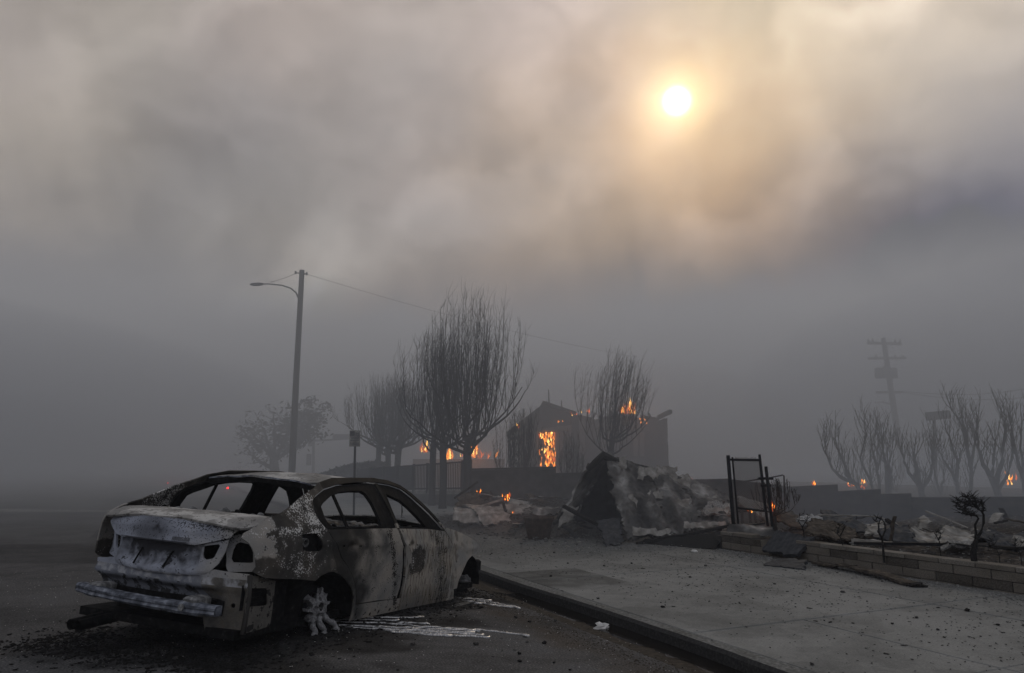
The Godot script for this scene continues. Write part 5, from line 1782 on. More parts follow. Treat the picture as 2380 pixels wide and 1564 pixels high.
	for k in [[2106, 910, 2460, 890, "upper faint power line running from the utility pole"], [2100, 912, 2460, 915, "lower faint power line running from the utility pole"]]:
		s = st()
		var p0 := at(k[0], k[1], D)
		var p1 := at(k[2], k[3], 52.0)
		path = []
		for i in 20: path.append(p0.lerp(p1, i / 19.0) - Vector3(0, 0.5 * sin(PI * i / 19.0), 0))
		tube(s, path, [.03], 4, false)
		tag(obj("power_line", done(s), M.iron), k[4], "cable")

	# board on a post
	D = 38.0
	var bb := at(2173, 1110, D)
	var bd := thing("board_sign", "plain narrow board sign on a tall post in the smoke", "sign", Vector3(bb.x, 0, bb.z))
	o = bd.position
	s = st()
	tube(s, [Vector3.ZERO, at(2171, 975, D) - o], [.09, .08], 8)
	obj("post", done(s), M.steel, bd)
	s = st()
	bar(s, at(2153, 968, D) - o, at(2206, 963, D) - o, .15, .42)
	obj("board", done(s), M.slate, bd)


# ---------------------------------------------------------------- picket fence, hedge
func build_fence() -> void:
	var a := at(1094, 1070, 23.6)
	var b := at(832, 1090, 30.5)
	var la := at(1094, 1140, 23.6).y
	var lb := at(832, 1141, 30.5).y
	var f := thing("picket_fence", "dark metal picket fence with solid panels on a low kerb", "fence")
	var place := func(t: float, h: float) -> Vector3:    # along the fence, 0 bottom to 1 top
		var top := a.lerp(b, t)
		return Vector3(top.x, lerpf(lerpf(la, lb, t), top.y, h), top.z)
	var len := Vector2(a.x - b.x, a.z - b.z).length()
	var t_solid := 0.44
	for h in [0.97, 0.08]:
		var s := st()
		bar(s, place.call(0.0, h), place.call(1.0, h), .05, .05)
		obj("rail", done(s), M.fence, f)
	for t in [0.0, 0.055, 0.215, 0.325, 0.44, 0.58, 0.72, 0.86, 1.0]:
		var s := st()
		bar(s, place.call(t, -0.1), place.call(t, 1.03), .09, .09, Vector3.RIGHT)
		obj("post", done(s), M.fence, f)
	var n := int(len * t_solid / 0.105)
	for k in n:
		var t := t_solid * (k + 0.5) / n
		var s := st()
		bar(s, place.call(t, 0.02), place.call(t, 0.98), .028, .028, Vector3.RIGHT)
		obj("picket", done(s), M.fence, f)
	for k in 4:
		var t0 := 0.44 + 0.14 * k + 0.006
		var t1 := 0.44 + 0.14 * (k + 1) - 0.006
		var s := st()
		var up := Vector3(0, 0, 0)
		var p0: Vector3 = place.call(t0, 0.03)
		var p1: Vector3 = place.call(t1, 0.03)
		var p2: Vector3 = place.call(t1, 0.97)
		var p3: Vector3 = place.call(t0, 0.97)
		var z := Vector3(0, 0, .02)
		hexa(s, [p0 + z, p1 + z, p1 - z, p0 - z, p3 + z, p2 + z, p2 - z, p3 - z])
		obj("solid_panel", done(s), M.slate if k == 0 else M.fence, f)
	var kb := st()
	var z2 := Vector3(0.1, 0, .12)
	var k0: Vector3 = place.call(-0.01, 0.0)
	var k1: Vector3 = place.call(1.0, 0.0)
	var dn := Vector3(0, 0.12, 0)
	var grd := func(p: Vector3) -> Vector3: return Vector3(p.x, SW - .1, p.z)
	hexa(kb, [k0 + z2 - dn, k1 + z2 - dn, k1 - z2 - dn, k0 - z2 - dn, k0 + z2, k1 + z2, k1 - z2, k0 - z2])
	obj("pale_kerb", done(kb), M.stucco_pale, f)
	var wl := st()
	hexa(wl, [grd.call(k0 + z2 * .9), grd.call(k1 + z2 * .9), grd.call(k1 - z2), grd.call(k0 - z2), k0 + z2 * .9 - dn, k1 + z2 * .9 - dn, k1 - z2 - dn, k0 - z2 - dn])
	obj("base_wall", done(wl), M.wall_far, f)
	# hedge beyond
	var h := thing("hedge", "dark rounded hedge behind the picket fence", "hedge")
	var core := st()
	var hn := fnoise(531, 0.7, 3)
	var pts := PackedVector3Array()
	for k in 2600:
		var t := rng.randf()
		var px := lerpf(745, 905, t)
		var top := table([745, 780, 820, 870, 905], [1104, 1090, 1080, 1074, 1078], px)
		var py := lerpf(top, 1125, pow(rng.randf(), 1.4))
		pts.append(at(px, py, 36.0 + rng.randf_range(-1.2, 1.2)))
	leaf_cloud(core, pts, 0.16)
	obj("foliage", done(core), plain("scorched hedge", lin(.022, .023, .022), .95), h)


func leaf_cloud(s: SurfaceTool, pts: PackedVector3Array, size: float) -> void:
	for p in pts:
		var b := Basis.from_euler(Vector3(rng.randf() * TAU, rng.randf() * TAU, rng.randf() * TAU))
		var q := size * rng.randf_range(0.6, 1.3)
		quad(s, p + b * Vector3(-q, 0, 0), p + b * Vector3(0, q * .45, q * .15), p + b * Vector3(q, 0, 0), p + b * Vector3(0, -q * .45, q * .1))


# ---------------------------------------------------------------- trees
func curve_pts(a: Vector3, b: Vector3, c: Vector3, n: int, wob: float, r: RandomNumberGenerator) -> Array:
	var out := []
	for i in n + 1:
		var t := float(i) / n
		var p := a * (1 - t) * (1 - t) + b * 2.0 * t * (1 - t) + c * t * t
		if i > 0: p += Vector3(r.randf_range(-1, 1), r.randf_range(-.5, .5), r.randf_range(-1, 1)) * wob
		out.append(p)
	return out


func taper(r0: float, r1: float, n: int) -> Array:
	var out := []
	for i in n + 1: out.append(lerpf(r0, r1, float(i) / n))
	return out


# A bare street tree: short trunk, limbs that leave low and sweep up, a broom of long upright shoots.
func bare_tree(where: Vector3, fork: float, top: float, half: float, thick: float, seed_: int, label: String, group := "", lean := 0.06, limbs := 8, shoots := 7, called := "bare_tree") -> Node3D:
	var root := thing(called, label, "tree", where, group)
	var r := RandomNumberGenerator.new()
	r.seed = seed_
	var s := st()
	s.set_smooth_group(0)
	var f := Vector3(r.randf_range(-.05, .05), fork, 0)
	tube(s, [Vector3(0, -.15, 0), Vector3(0, .05, 0), f * 0.5 + Vector3(r.randf_range(-.03, .03), 0, 0), f, f + Vector3(0, fork * .18, 0)], [thick * 1.25, thick * 1.05, thick * .9, thick * .95, thick * .5], 10)
	obj("trunk", done(s), M.bark, root)
	s = st()
	var tall := top - fork
	for i in limbs + 2:
		var phi := TAU * (i + r.randf_range(-.3, .3)) / limbs
		var reach := half * r.randf_range(.72, 1.05)
		var rise := tall * r.randf_range(.26, .46)
		if i >= limbs:                                   # two leaders carry the middle
			reach = half * r.randf_range(.10, .30)
			rise = tall * .62
		var broken := r.randf() < .10
		var path := []
		var start := f + Vector3(0, r.randf_range(-.16, .20) * fork, 0)
		for k in 9:
			var q := k / 8.0
			var out := reach * pow(q, .85)
			var bend := phi + .35 * sin(q * 3.0 + i)
			path.append(start + Vector3(cos(bend) * out + lean * tall * .3 * q * q, rise * (.30 * q + .70 * q * q), sin(bend) * out) + Vector3(r.randf_range(-1, 1), r.randf_range(-1, 1), r.randf_range(-1, 1)) * .018 * half)
		var last := 5 if broken else 8
		tube(s, path.slice(0, last + 1), taper(thick * r.randf_range(.30, .48), thick * (.16 if broken else .07), last), 6, broken)
		for k in range(1, last + 1):
			for m in r.randi_range(1, 3):
				if r.randf() > shoots / 8.0 + .1: continue
				var b0: Vector3 = path[k]
				var rad := Vector2(b0.x - f.x, b0.z - f.z).length() / half
				var peak := f.y + tall * (1.0 - .40 * pow(minf(rad, 1.1), 2.2)) * r.randf_range(.74, 1.02)
				var ht := maxf(peak - b0.y, tall * .14)
				var drift := Vector3(r.randf_range(-.16, .16), 0, r.randf_range(-.16, .16)) * ht + Vector3(b0.x - f.x, 0, b0.z - f.z) * r.randf_range(-.05, .22)
				var b2 := b0 + drift + Vector3(lean * ht, ht, 0)
				var b1 := b0 + drift * r.randf_range(.5, 1.2) + Vector3(0, ht * r.randf_range(.25, .45), 0)
				var stem := curve_pts(b0, b1, b2, 7, .012 * half, r)
				var br := thick * r.randf_range(.07, .13) * (.55 + .45 * ht / tall)
				tube(s, stem, taper(br, .0035, 7), 4, false)
				for n in range(1, 8):
					for w in r.randi_range(1, 3):
						var l := tall * r.randf_range(.04, .15)
						var dir := Vector3(r.randf_range(-.5, .5), 1.0, r.randf_range(-.5, .5)).normalized()
						var p0: Vector3 = stem[n]
						tube(s, curve_pts(p0, p0 + (dir + Vector3(r.randf_range(-.4, .4), -.25, r.randf_range(-.4, .4))) * l * .5, p0 + dir * l + Vector3(lean * l * 2.0, 0, 0), 3, .006, r), taper(maxf(br * .34, .0042), .0022, 3), 3, false)
	obj("crown", done(s), M.bark, root)
	return root


# A pollard with a few heavy crooked limbs given as pixels.
func limb_tree(depth: float, limbs: Array, radii: Array, seed_: int, label: String, group := "", ground := 0.0) -> void:
	depth -= 3.0
	var b: Array = limbs[0]
	var foot := at(b[0], b[1], depth)
	var root := thing("bare_tree", label, "tree", Vector3(foot.x, ground, foot.z), group)
	var o := root.position
	var r := RandomNumberGenerator.new()
	r.seed = seed_
	var crown := st()
	var trunk := st()
	trunk.set_smooth_group(0)
	for i in limbs.size():
		var l: Array = limbs[i]
		var raw := []
		if i == 0: raw.append(Vector3(foot.x, ground - .1, foot.z) - o)
		for k in range(0, l.size(), 2): raw.append(at(l[k], l[k + 1], depth + r.randf_range(-.25, .25)) - o)
		var path := []
		for k in raw.size() - 1:
			for q in 3: path.append(raw[k].lerp(raw[k + 1], q / 3.0) + Vector3(r.randf_range(-1, 1), 0, r.randf_range(-1, 1)) * .025)
		path.append(raw[-1])
		tube(trunk if i == 0 else crown, path, taper(radii[i] * .8, radii[i] * (.5 if i == 0 else .16), path.size() - 1), 7, true)
		for k in range(2 if i else 4, path.size()):
			for q in 2:
				var ln := r.randf_range(.3, 1.0)
				var side := Vector3(r.randf_range(-1, 1), r.randf_range(.2, 1.0), r.randf_range(-1, 1)).normalized()
				var p: Vector3 = path[k]
				var e := p + (side * .45 + Vector3.UP * .8) * ln
				var bp := curve_pts(p, p + side * ln * .35 + Vector3(0, ln * .2, 0), e, 4, .012, r)
				tube(crown, bp, taper(radii[i] * .14, .006, 4), 4, false)
				for m in 2:
					var d2 := Vector3(r.randf_range(-.6, .6), 1.0, r.randf_range(-.6, .6)).normalized()
					var s0: Vector3 = bp[2 + m % 3]
					tube(crown, curve_pts(s0, s0 + d2 * .2, s0 + d2 * r.randf_range(.25, .6) + Vector3(.04, 0, 0), 2, .02, r), [.008, .006, .004], 3, false)
	obj("trunk", done(trunk), M.bark, root)
	obj("crown", done(crown), M.bark, root)


func build_trees() -> void:
	var row := "bare street trees in front of the picket fence"
	var b := at(1083, 1150, 21.6)
	bare_tree(Vector3(b.x, 0, b.z), 1.7, 6.15, 1.78, .13, 601, "tallest bare street tree, at the end of the picket fence", row, 0.03, 9, 5)
	b = at(1029, 1150, 23.2)
	bare_tree(Vector3(b.x, 0, b.z), 1.75, 5.45, 1.5, .115, 602, "bare street tree second from the end of the picket fence", row, 0.03, 8, 4)
	b = at(1004, 1150, 24.8)
	bare_tree(Vector3(b.x, 0, b.z), 1.85, 5.55, 1.65, .115, 603, "bare street tree third from the end of the picket fence", row, 0.0, 8, 4)
	b = at(921, 1150, 31.0)
	bare_tree(Vector3(b.x, 0, b.z), 1.9, 4.7, 1.75, .14, 604, "bare tree before the solid fence panels", row, 0.0, 8, 6)
	b = at(900, 1150, 33.0)
	bare_tree(Vector3(b.x, 0, b.z), 1.9, 5.0, 1.9, .13, 605, "bare tree beside the hedge, hazier than its neighbours", row, -0.02, 7, 6)
	b = at(877, 1150, 35.0)
	bare_tree(Vector3(b.x, 0, b.z), 2.0, 5.2, 2.0, .13, 606, "last bare tree of the street row, rising above the hedge", row, -0.04, 7, 6)
	# in front of the burning house
	b = at(1424, 1130, 23.5)
	bare_tree(Vector3(b.x, 0, b.z), 1.75, 4.75, 1.25, .10, 607, "slender bare tree standing before the burning house", "", 0.12, 8, 4)
	b = at(1192, 1110, 22.5)
	bare_tree(Vector3(b.x, 0, b.z), .45, 2.7, .55, .05, 608, "thin many-stemmed bare shrub beside the burning doorway", "", 0.0, 7, 3, "bare_shrub")
	b = at(1222, 1110, 22.9)
	bare_tree(Vector3(b.x, 0, b.z), .45, 2.9, .5, .045, 609, "thin bare shrub directly before the burning doorway", "", 0.03, 6, 3, "bare_shrub")
	b = at(1325, 1125, 22.0)
	bare_tree(Vector3(b.x, 0, b.z), .4, 2.1, .4, .035, 610, "small bare shrub by the porch column", "", 0.0, 5, 3, "bare_shrub")
	# the leafy one far left
	leafy_tree(at(640, 1150, 46.0))
	# row beyond the garden wall
	var right := "bare trees beyond the garden's back wall"
	limb_tree(29.0, [[2008, 1156, 1992, 1130, 1964, 1100], [1990, 1126, 1952, 1108, 1934, 1090, 1920, 1050, 1916, 1022], [1975, 1110, 1962, 1080, 1948, 1050, 1940, 1020]], [.11, .09, .07], 621, "leaning bare tree with one long limb reaching out over the wall", right)
	limb_tree(29.5, [[2034, 1156, 2024, 1120], [2024, 1122, 2008, 1085, 1998, 1062, 2012, 1010, 2018, 985], [2026, 1112, 2020, 1075, 2030, 1020]], [.08, .06, .05], 622, "thin forked bare tree beside the leaning one", right)
	limb_tree(30.0, [[2044, 1156, 2042, 1110, 2036, 1075], [2036, 1078, 2026, 1040, 2022, 1000], [2040, 1090, 2052, 1040, 2048, 1015]], [.08, .06, .05], 623, "slim upright bare tree with two close limbs", right)
	limb_tree(29.0, [[2066, 1160, 2064, 1120, 2062, 1082], [2062, 1086, 2054, 1050, 2048, 1015], [2063, 1090, 2070, 1064, 2073, 1045], [2066, 1124, 2076, 1138, 2086, 1142]], [.17, .07, .06, .04], 624, "stout pollarded bare tree with a thick bole", right)
	limb_tree(28.0, [[2146, 1172, 2143, 1150, 2136, 1128], [2136, 1130, 2112, 1098, 2098, 1062, 2092, 1040], [2136, 1128, 2128, 1080, 2124, 1050], [2140, 1140, 2162, 1110, 2168, 1075, 2164, 1040]], [.16, .09, .13, .09], 625, "three-limbed bare tree in the middle of the row", right)
	limb_tree(29.5, [[2186, 1168, 2186, 1148], [2186, 1150, 2172, 1100, 2170, 1060, 2168, 1020], [2186, 1150, 2192, 1115, 2190, 1085]], [.06, .05, .05], 626, "slight bare tree split in a narrow V", right)
	limb_tree(28.5, [[2230, 1166, 2226, 1130, 2218, 1105], [2218, 1108, 2196, 1076, 2184, 1050], [2222, 1110, 2226, 1070, 2210, 1030, 2196, 985], [2226, 1090, 2232, 1060, 2240, 1030]], [.10, .07, .08, .05], 627, "bare tree with one limb bowing up past the board sign", right)
	limb_tree(29.5, [[2254, 1166, 2258, 1120, 2254, 1080], [2254, 1084, 2246, 1030, 2240, 1000, 2222, 965, 2208, 948], [2256, 1090, 2264, 1040, 2270, 1000, 2274, 970], [2250, 1040, 2240, 990, 2236, 950]], [.11, .08, .07, .06], 628, "tallest bare tree beyond the garden's back wall", right)
	limb_tree(27.0, [[2326, 1176, 2318, 1140, 2304, 1110], [2304, 1112, 2286, 1080, 2274, 1040, 2268, 1000], [2312, 1126, 2330, 1070, 2334, 1010, 2338, 968], [2306, 1110, 2310, 1060, 2318, 1010], [2320, 1140, 2344, 1100, 2354, 1050, 2350, 985]], [.17, .11, .10, .07, .07], 629, "broad bare tree with four spreading limbs at the row's end", right)
	limb_tree(28.0, [[2384, 1176, 2378, 1110], [2378, 1112, 2362, 1060, 2352, 1010, 2344, 960], [2380, 1110, 2372, 1040, 2376, 980]], [.10, .08, .07], 630, "bare tree with two straight limbs past the broad one", right)
	build_shrubs()


func leafy_tree(p: Vector3) -> void:
	var root := thing("leafy_tree", "hazy tree with ragged leaf clumps behind the lamp pole", "tree", Vector3(p.x, 0, p.z))
	var o := root.position
	var D := 46.0
	var r := RandomNumberGenerator.new()
	r.seed = 641
	var s := st()
	s.set_smooth_group(0)
	tube(s, [Vector3(0, -.1, 0), at(638, 1090, D) - o, at(636, 1062, D) - o], [.34, .28, .24], 10)
	obj("trunk", done(s), M.bark, root)
	s = st()
	var ends := []
	for k in [[636, 1070, 612, 1040, 590, 1010], [636, 1068, 618, 1020, 606, 980], [636, 1066, 640, 1010, 636, 960], [637, 1068, 662, 1030, 676, 985], [638, 1070, 676, 1050, 706, 1022], [630, 1085, 600, 1075, 580, 1050], [650, 1030, 690, 980, 716, 960], [606, 1050, 580, 1020, 566, 1000], [676, 1050, 715, 1000, 740, 965]]:
		var path := curve_pts(at(k[0], k[1], D) - o, at(k[2], k[3], D + r.randf_range(-1, 1)) - o, at(k[4], k[5], D + r.randf_range(-1.4, 1.4)) - o, 7, .06, r)
		tube(s, path, taper(.15, .03, 7), 6, false)
		for q in range(2, 8):
			ends.append(path[q])
			for m in 3:
				var e: Vector3 = path[q] + Vector3(r.randf_range(-1, 1), r.randf_range(-.2, 1), r.randf_range(-1, 1)) * .9
				tube(s, curve_pts(path[q], path[q].lerp(e, .5) + Vector3(0, -.1, 0), e, 3, .04, r), [.035, .025, .018, .01], 3, false)
				ends.append(e)
	obj("limbs", done(s), M.bark, root)
	var pts := PackedVector3Array()
	for e in ends:
		var right_side: float = smoothstep(-0.5, 2.0, e.x)
		for k in int(4 + 22 * right_side):
			pts.append(e + Vector3(r.randfn(0, .30), r.randfn(0, .16), r.randfn(0, .30)))
	s = st()
	leaf_cloud(s, pts, .15)
	obj("crown", done(s), plain("scorched leaves", lin(.03, .03, .029), .95), root)


func build_shrubs() -> void:
	# twisted shrub on the low wall: two bent stems and a dense knot of twigs
	var D := 8.75
	var base := at(2263, 1292, D)
	var root := thing("burnt_shrub", "black twisted shrub with a dense head of twigs above the wall", "shrub", Vector3(base.x, 0.13, base.z))
	var o := root.position
	var r := RandomNumberGenerator.new()
	r.seed = 651
	var s := st()
	s.set_smooth_group(0)
	tube(s, [Vector3(0, -.05, 0), at(2262, 1286, D) - o, at(2266, 1262, D) - o, at(2272, 1248, D) - o], [.036, .034, .026, .02], 9)
	tube(s, [at(2268, 1256, D) - o, at(2268, 1236, D) - o, at(2266, 1220, D) - o, at(2274, 1205, D) - o, at(2268, 1196, D) - o], [.017, .014, .012, .011, .009], 7)
	tube(s, [at(2270, 1252, D) - o, at(2280, 1236, D) - o, at(2286, 1216, D) - o, at(2286, 1196, D) - o, at(2280, 1186, D) - o], [.019, .015, .014, .013, .010], 7)
	obj("trunk", done(s), M.char, root)
	s = st()
	for k in [[2280, 1188, 2262, 1172, 2246, 1166], [2284, 1192, 2286, 1176, 2280, 1166], [2270, 1198, 2250, 1192, 2228, 1184], [2268, 1198, 2252, 1200, 2236, 1192], [2276, 1186, 2268, 1166, 2258, 1154], [2250, 1190, 2232, 1176, 2222, 1170], [2262, 1178, 2240, 1172, 2226, 1160], [2262, 1172, 2252, 1158, 2240, 1152]]:
		var path := curve_pts(at(k[0], k[1], D) - o, at(k[2], k[3], D + r.randf_range(-.12, .12)) - o, at(k[4], k[5], D + r.randf_range(-.18, .18)) - o, 6, .012, r)
		tube(s, path, taper(.009, .004, 6), 5, false)
		for q in range(1, 7):
			for m in 7:
				var e: Vector3 = path[q] + Vector3(r.randf_range(-1, 1), r.randf_range(-.4, 1), r.randf_range(-1, 1)) * r.randf_range(.04, .10)
				tube(s, curve_pts(path[q], path[q].lerp(e, .5) + Vector3(r.randf_range(-.02, .02), .01, 0), e, 2, .008, r), [.0045, .0034, .002], 4, false)
	obj("crown", done(s), M.char, root)
	# smaller burnt stems
	var small := [
		["twisted black stump with a few stubs beside the wall", 9.6, [[2052, 1270, 2050, 1250, 2058, 1232, 2056, 1216, 2048, 1204], [2050, 1252, 2042, 1236, 2042, 1218, 2046, 1206], [2048, 1206, 2038, 1202, 2034, 1212]], .022],
		["thin bent burnt stem near the narrow dark sheet", 10.4, [[1958, 1262, 1954, 1250, 1946, 1240, 1938, 1234], [1952, 1246, 1960, 1232, 1964, 1226], [1946, 1240, 1948, 1228, 1952, 1222]], .014],
		["small curling burnt stem near the tipped slab", 11.0, [[1868, 1236, 1864, 1224, 1856, 1212, 1858, 1198, 1868, 1194], [1864, 1226, 1874, 1210, 1878, 1198]], .013],
		["tiny charred shoot behind the long black rail", 9.4, [[2184, 1268, 2182, 1252, 2186, 1240], [2182, 1254, 2176, 1246, 2176, 1238]], .009],
		["thin charred shoot beside the dense burnt shrub", 9.0, [[2322, 1290, 2316, 1276, 2310, 1266], [2316, 1276, 2306, 1274, 2302, 1270]], .009],
		["burnt whip of a stem at the edge of the roofing sheet", 8.8, [[2372, 1288, 2366, 1276, 2376, 1262], [2366, 1278, 2358, 1268, 2360, 1258]], .009]]
	for k in small:
		var d: float = k[1]
		var l0: Array = k[2][0]
		var f := at(l0[0], l0[1], d)
		var rt := thing("burnt_sapling", k[0], "shrub", Vector3(f.x, 0.12, f.z))
		s = st()
		for l in k[2]:
			var path := []
			if l == l0: path.append(Vector3(0, -.04, 0))
			for q in range(0, l.size(), 2): path.append(at(l[q], l[q + 1], d) - rt.position)
			tube(s, path, taper(k[3] * .7, k[3] * .22, path.size() - 1), 6)
			for m in 14:
				var p: Vector3 = path[r.randi_range(1, path.size() - 1)]
				tube(s, [p, p + Vector3(r.randf_range(-.05, .05), r.randf_range(0, .06), r.randf_range(-.03, .03))], [.004, .002], 4, false)
		obj("stem", done(s), M.char, rt)
	# bushy one behind the gate
	var p := at(1806, 1228, 12.9)
	bare_tree(Vector3(p.x, .05, p.z), .42, 1.0, .40, .03, 661, "scorched bushy garden shrub just behind the gate posts", "", -0.05, 7, 2, "garden_shrub")


# ---------------------------------------------------------------- the burning house
func block(a: Vector3, b: Vector3, depth: float) -> ArrayMesh:   # an upright box between two front corners
	var s := st()
	var lo := a.min(b)
	var hi := a.max(b)
	hexa(s, [Vector3(lo.x, lo.y, a.z), Vector3(hi.x, lo.y, a.z), Vector3(hi.x, lo.y, a.z - depth), Vector3(lo.x, lo.y, a.z - depth), Vector3(lo.x, hi.y, a.z), Vector3(hi.x, hi.y, a.z), Vector3(hi.x, hi.y, a.z - depth), Vector3(lo.x, hi.y, a.z - depth)])
	return done(s)


func build_house() -> void:
	var D := 32.0
	var h := thing("burning_house", "low stucco house burning behind the garden wall, its porch gable still standing", "house")
	var y := SW - .1
	var gnd := func(px: float, d: float) -> Vector3:
		var p := at(px, 1080, d)
		return Vector3(p.x, y, p.z)
	# front walls of the porch
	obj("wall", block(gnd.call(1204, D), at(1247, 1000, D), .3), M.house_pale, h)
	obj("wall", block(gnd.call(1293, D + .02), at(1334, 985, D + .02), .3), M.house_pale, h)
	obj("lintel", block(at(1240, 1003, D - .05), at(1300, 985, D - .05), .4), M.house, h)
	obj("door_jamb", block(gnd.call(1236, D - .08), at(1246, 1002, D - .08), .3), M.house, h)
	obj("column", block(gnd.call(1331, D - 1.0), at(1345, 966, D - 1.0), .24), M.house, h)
	# gable
	var a := at(1186, 1003, D - .6)
	var ap := at(1268, 943, D - .6)
	var c := at(1345, 968, D - .6)
	var gs := st()
	var back := Vector3(0, 0, -.12)
	var cc := at(1345, 985, D - .6)
	var aa := at(1200, 1003, D - .6)
	for t in [[aa, cc, c], [aa, c, ap], [aa, ap, a]]:
		tri(gs, t[0], t[2], t[1])
		tri(gs, t[0] + back, t[1] + back, t[2] + back)
	obj("gable", done(gs), M.house, h)
	for k in [[at(1179, 1010, D - .8), at(1272, 938, D - .8)], [at(1262, 938, D - .8), at(1340, 964, D - .8)]]:
		var s := st()
		var deep := Vector3(0, 0, -4.5)
		var tk := Vector3(0, .13, 0)
		hexa(s, [k[0], k[1], k[1] + deep, k[0] + deep, k[0] + tk, k[1] + tk, k[1] + deep + tk, k[0] + deep + tk])
		obj("roof_slope", done(s), M.char, h)
	for k in 6:
		var t := k / 5.0
		var s := st()
		bar(s, at(lerpf(1180, 1262, t), lerpf(1010, 946, t), D - .9), at(lerpf(1184, 1266, t), lerpf(1018, 954, t), D - .9), .09, .12)
		obj("rafter_end", done(s), M.char, h)
	# window-like openings and soffit
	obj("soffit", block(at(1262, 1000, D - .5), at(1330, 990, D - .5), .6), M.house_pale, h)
	# the main block to its side: ragged parapet
	var n := fnoise(701, 2.2, 4)
	var edge := [Vector2(0, 0)]
	var p0: Vector3 = gnd.call(1362, D + .4)
	var p1 := at(1551, 966, D + .4)
	var w := p1.x - p0.x
	var hh := p1.y - y
	for k in 15: edge.append(Vector2(w + .06 * n.get_noise_1d(k * 4.0), hh * k / 14.0 * .97))
	for k in 26:
		var t := k / 25.0
		edge.append(Vector2(w * (1.0 - t), hh * (.955 + .03 * n.get_noise_1d(t * 60.0 + 100.0) + .035 * smoothstep(.5, 0.0, absf(t - .45)))))
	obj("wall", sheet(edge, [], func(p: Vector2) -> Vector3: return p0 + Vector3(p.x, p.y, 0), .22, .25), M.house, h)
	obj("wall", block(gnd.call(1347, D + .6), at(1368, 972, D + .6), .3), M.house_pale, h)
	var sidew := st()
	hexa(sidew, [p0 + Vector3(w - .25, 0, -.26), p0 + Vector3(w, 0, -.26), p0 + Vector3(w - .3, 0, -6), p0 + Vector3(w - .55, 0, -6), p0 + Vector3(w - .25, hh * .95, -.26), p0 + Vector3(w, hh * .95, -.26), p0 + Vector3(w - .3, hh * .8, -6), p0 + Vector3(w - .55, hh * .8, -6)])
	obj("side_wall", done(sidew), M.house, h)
	var room := st()
	box(room, Transform3D(Basis(), at(1290, 1045, D + 2.6)), Vector3(2.6, 3.0, .1))
	obj("inner_wall", done(room), M.char, h)
	for k in [[1531, 970, 1559, 956, .16], [1340, 966, 1375, 974, .12], [1400, 972, 1450, 962, .1], [1490, 968, 1530, 974, .12]]:
		var s := st()
		bar(s, at(k[0], k[1], D + .2), at(k[2], k[3], D - .4), k[4], k[4])
		obj("rafter", done(s), M.char, h)
	# bare rafters and studs where the roof has burnt off
	for k in 9:
		var px := 1378.0 + 19.0 * k
		var s := st()
		bar(s, at(px, 970, D + .6), at(px + [6, -4, 3, 8, -6, 2, 5, -3, 4][k], 970 - [10, 4, 14, 6, 3, 12, 5, 9, 4][k], D + 1.4), .07, .09, Vector3.RIGHT)
		obj("rafter_stub", done(s), M.char, h)
	for k in 3:
		var s := st()
		bar(s, gnd.call(1300.0 + 11.0 * k, D - .04), at(1300.0 + 11.0 * k, 990, D - .04), .05, .05, Vector3.RIGHT)
		obj("stud", done(s), M.char, h)
	for k in [[1395, 1000, 1425, 1060], [1470, 1002, 1500, 1062]]:
		var wf := st()
		for e in [[k[0], k[1], k[2], k[1]], [k[2], k[1], k[2], k[3]], [k[2], k[3], k[0], k[3]], [k[0], k[3], k[0], k[1]], [(k[0] + k[2]) / 2.0, k[1], (k[0] + k[2]) / 2.0, k[3]]]:
			bar(wf, at(e[0], e[1], D + .36), at(e[2], e[3], D + .36), .07, .07, Vector3.BACK)
		obj("window_frame", done(wf), M.char, h)
		obj("boarded_window", block(at(k[0], k[3], D + .385), at(k[2], k[1], D + .385), .01), M.house_pale, h)
	for k in [[1276, 938, 1275, 905], [1306, 952, 1305, 930], [1218, 975, 1217, 950]]:
		var s := st()
		tube(s, [at(k[0], k[1], D), at(k[2], k[3], D)], [.035, .02], 5)
		obj("vent_pipe", done(s), M.iron, h)
	# far burning shed behind the picket fence
	var far := thing("burning_shed", "pale low building with flames along its roof behind the fence", "house")
	obj("wall", block(Vector3(at(960, 1066, 48.0).x, y, -48.0), at(1172, 1067, 48.0), 4.0), M.house_pale, far)
	obj("flue", block(at(1103, 1066, 47.8), at(1109, 1046, 47.8), .3), M.char, far)


# ---------------------------------------------------------------- fire
func tongue_mesh(seed_: int) -> ArrayMesh:
	var r := RandomNumberGenerator.new()
	r.seed = seed_
	var s := st()
	s.set_smooth_group(0)
	var path := []
	var rad := []
	var sway := r.randf_range(-.25, .25)
	for k in 9:
		var t := k / 8.0
		path.append(Vector3(sway * sin(t * 3.0 + seed_) * t, t, .1 * sin(t * 5.0 + seed_)))
		rad.append(maxf(.012, .20 * pow(sin(PI * clampf(.12 + .88 * t, 0, 1)), .8) * (1.05 - t) * r.randf_range(.8, 1.2)))
	tube(s, path, rad, 6)
	return done(s)


var tongues := []


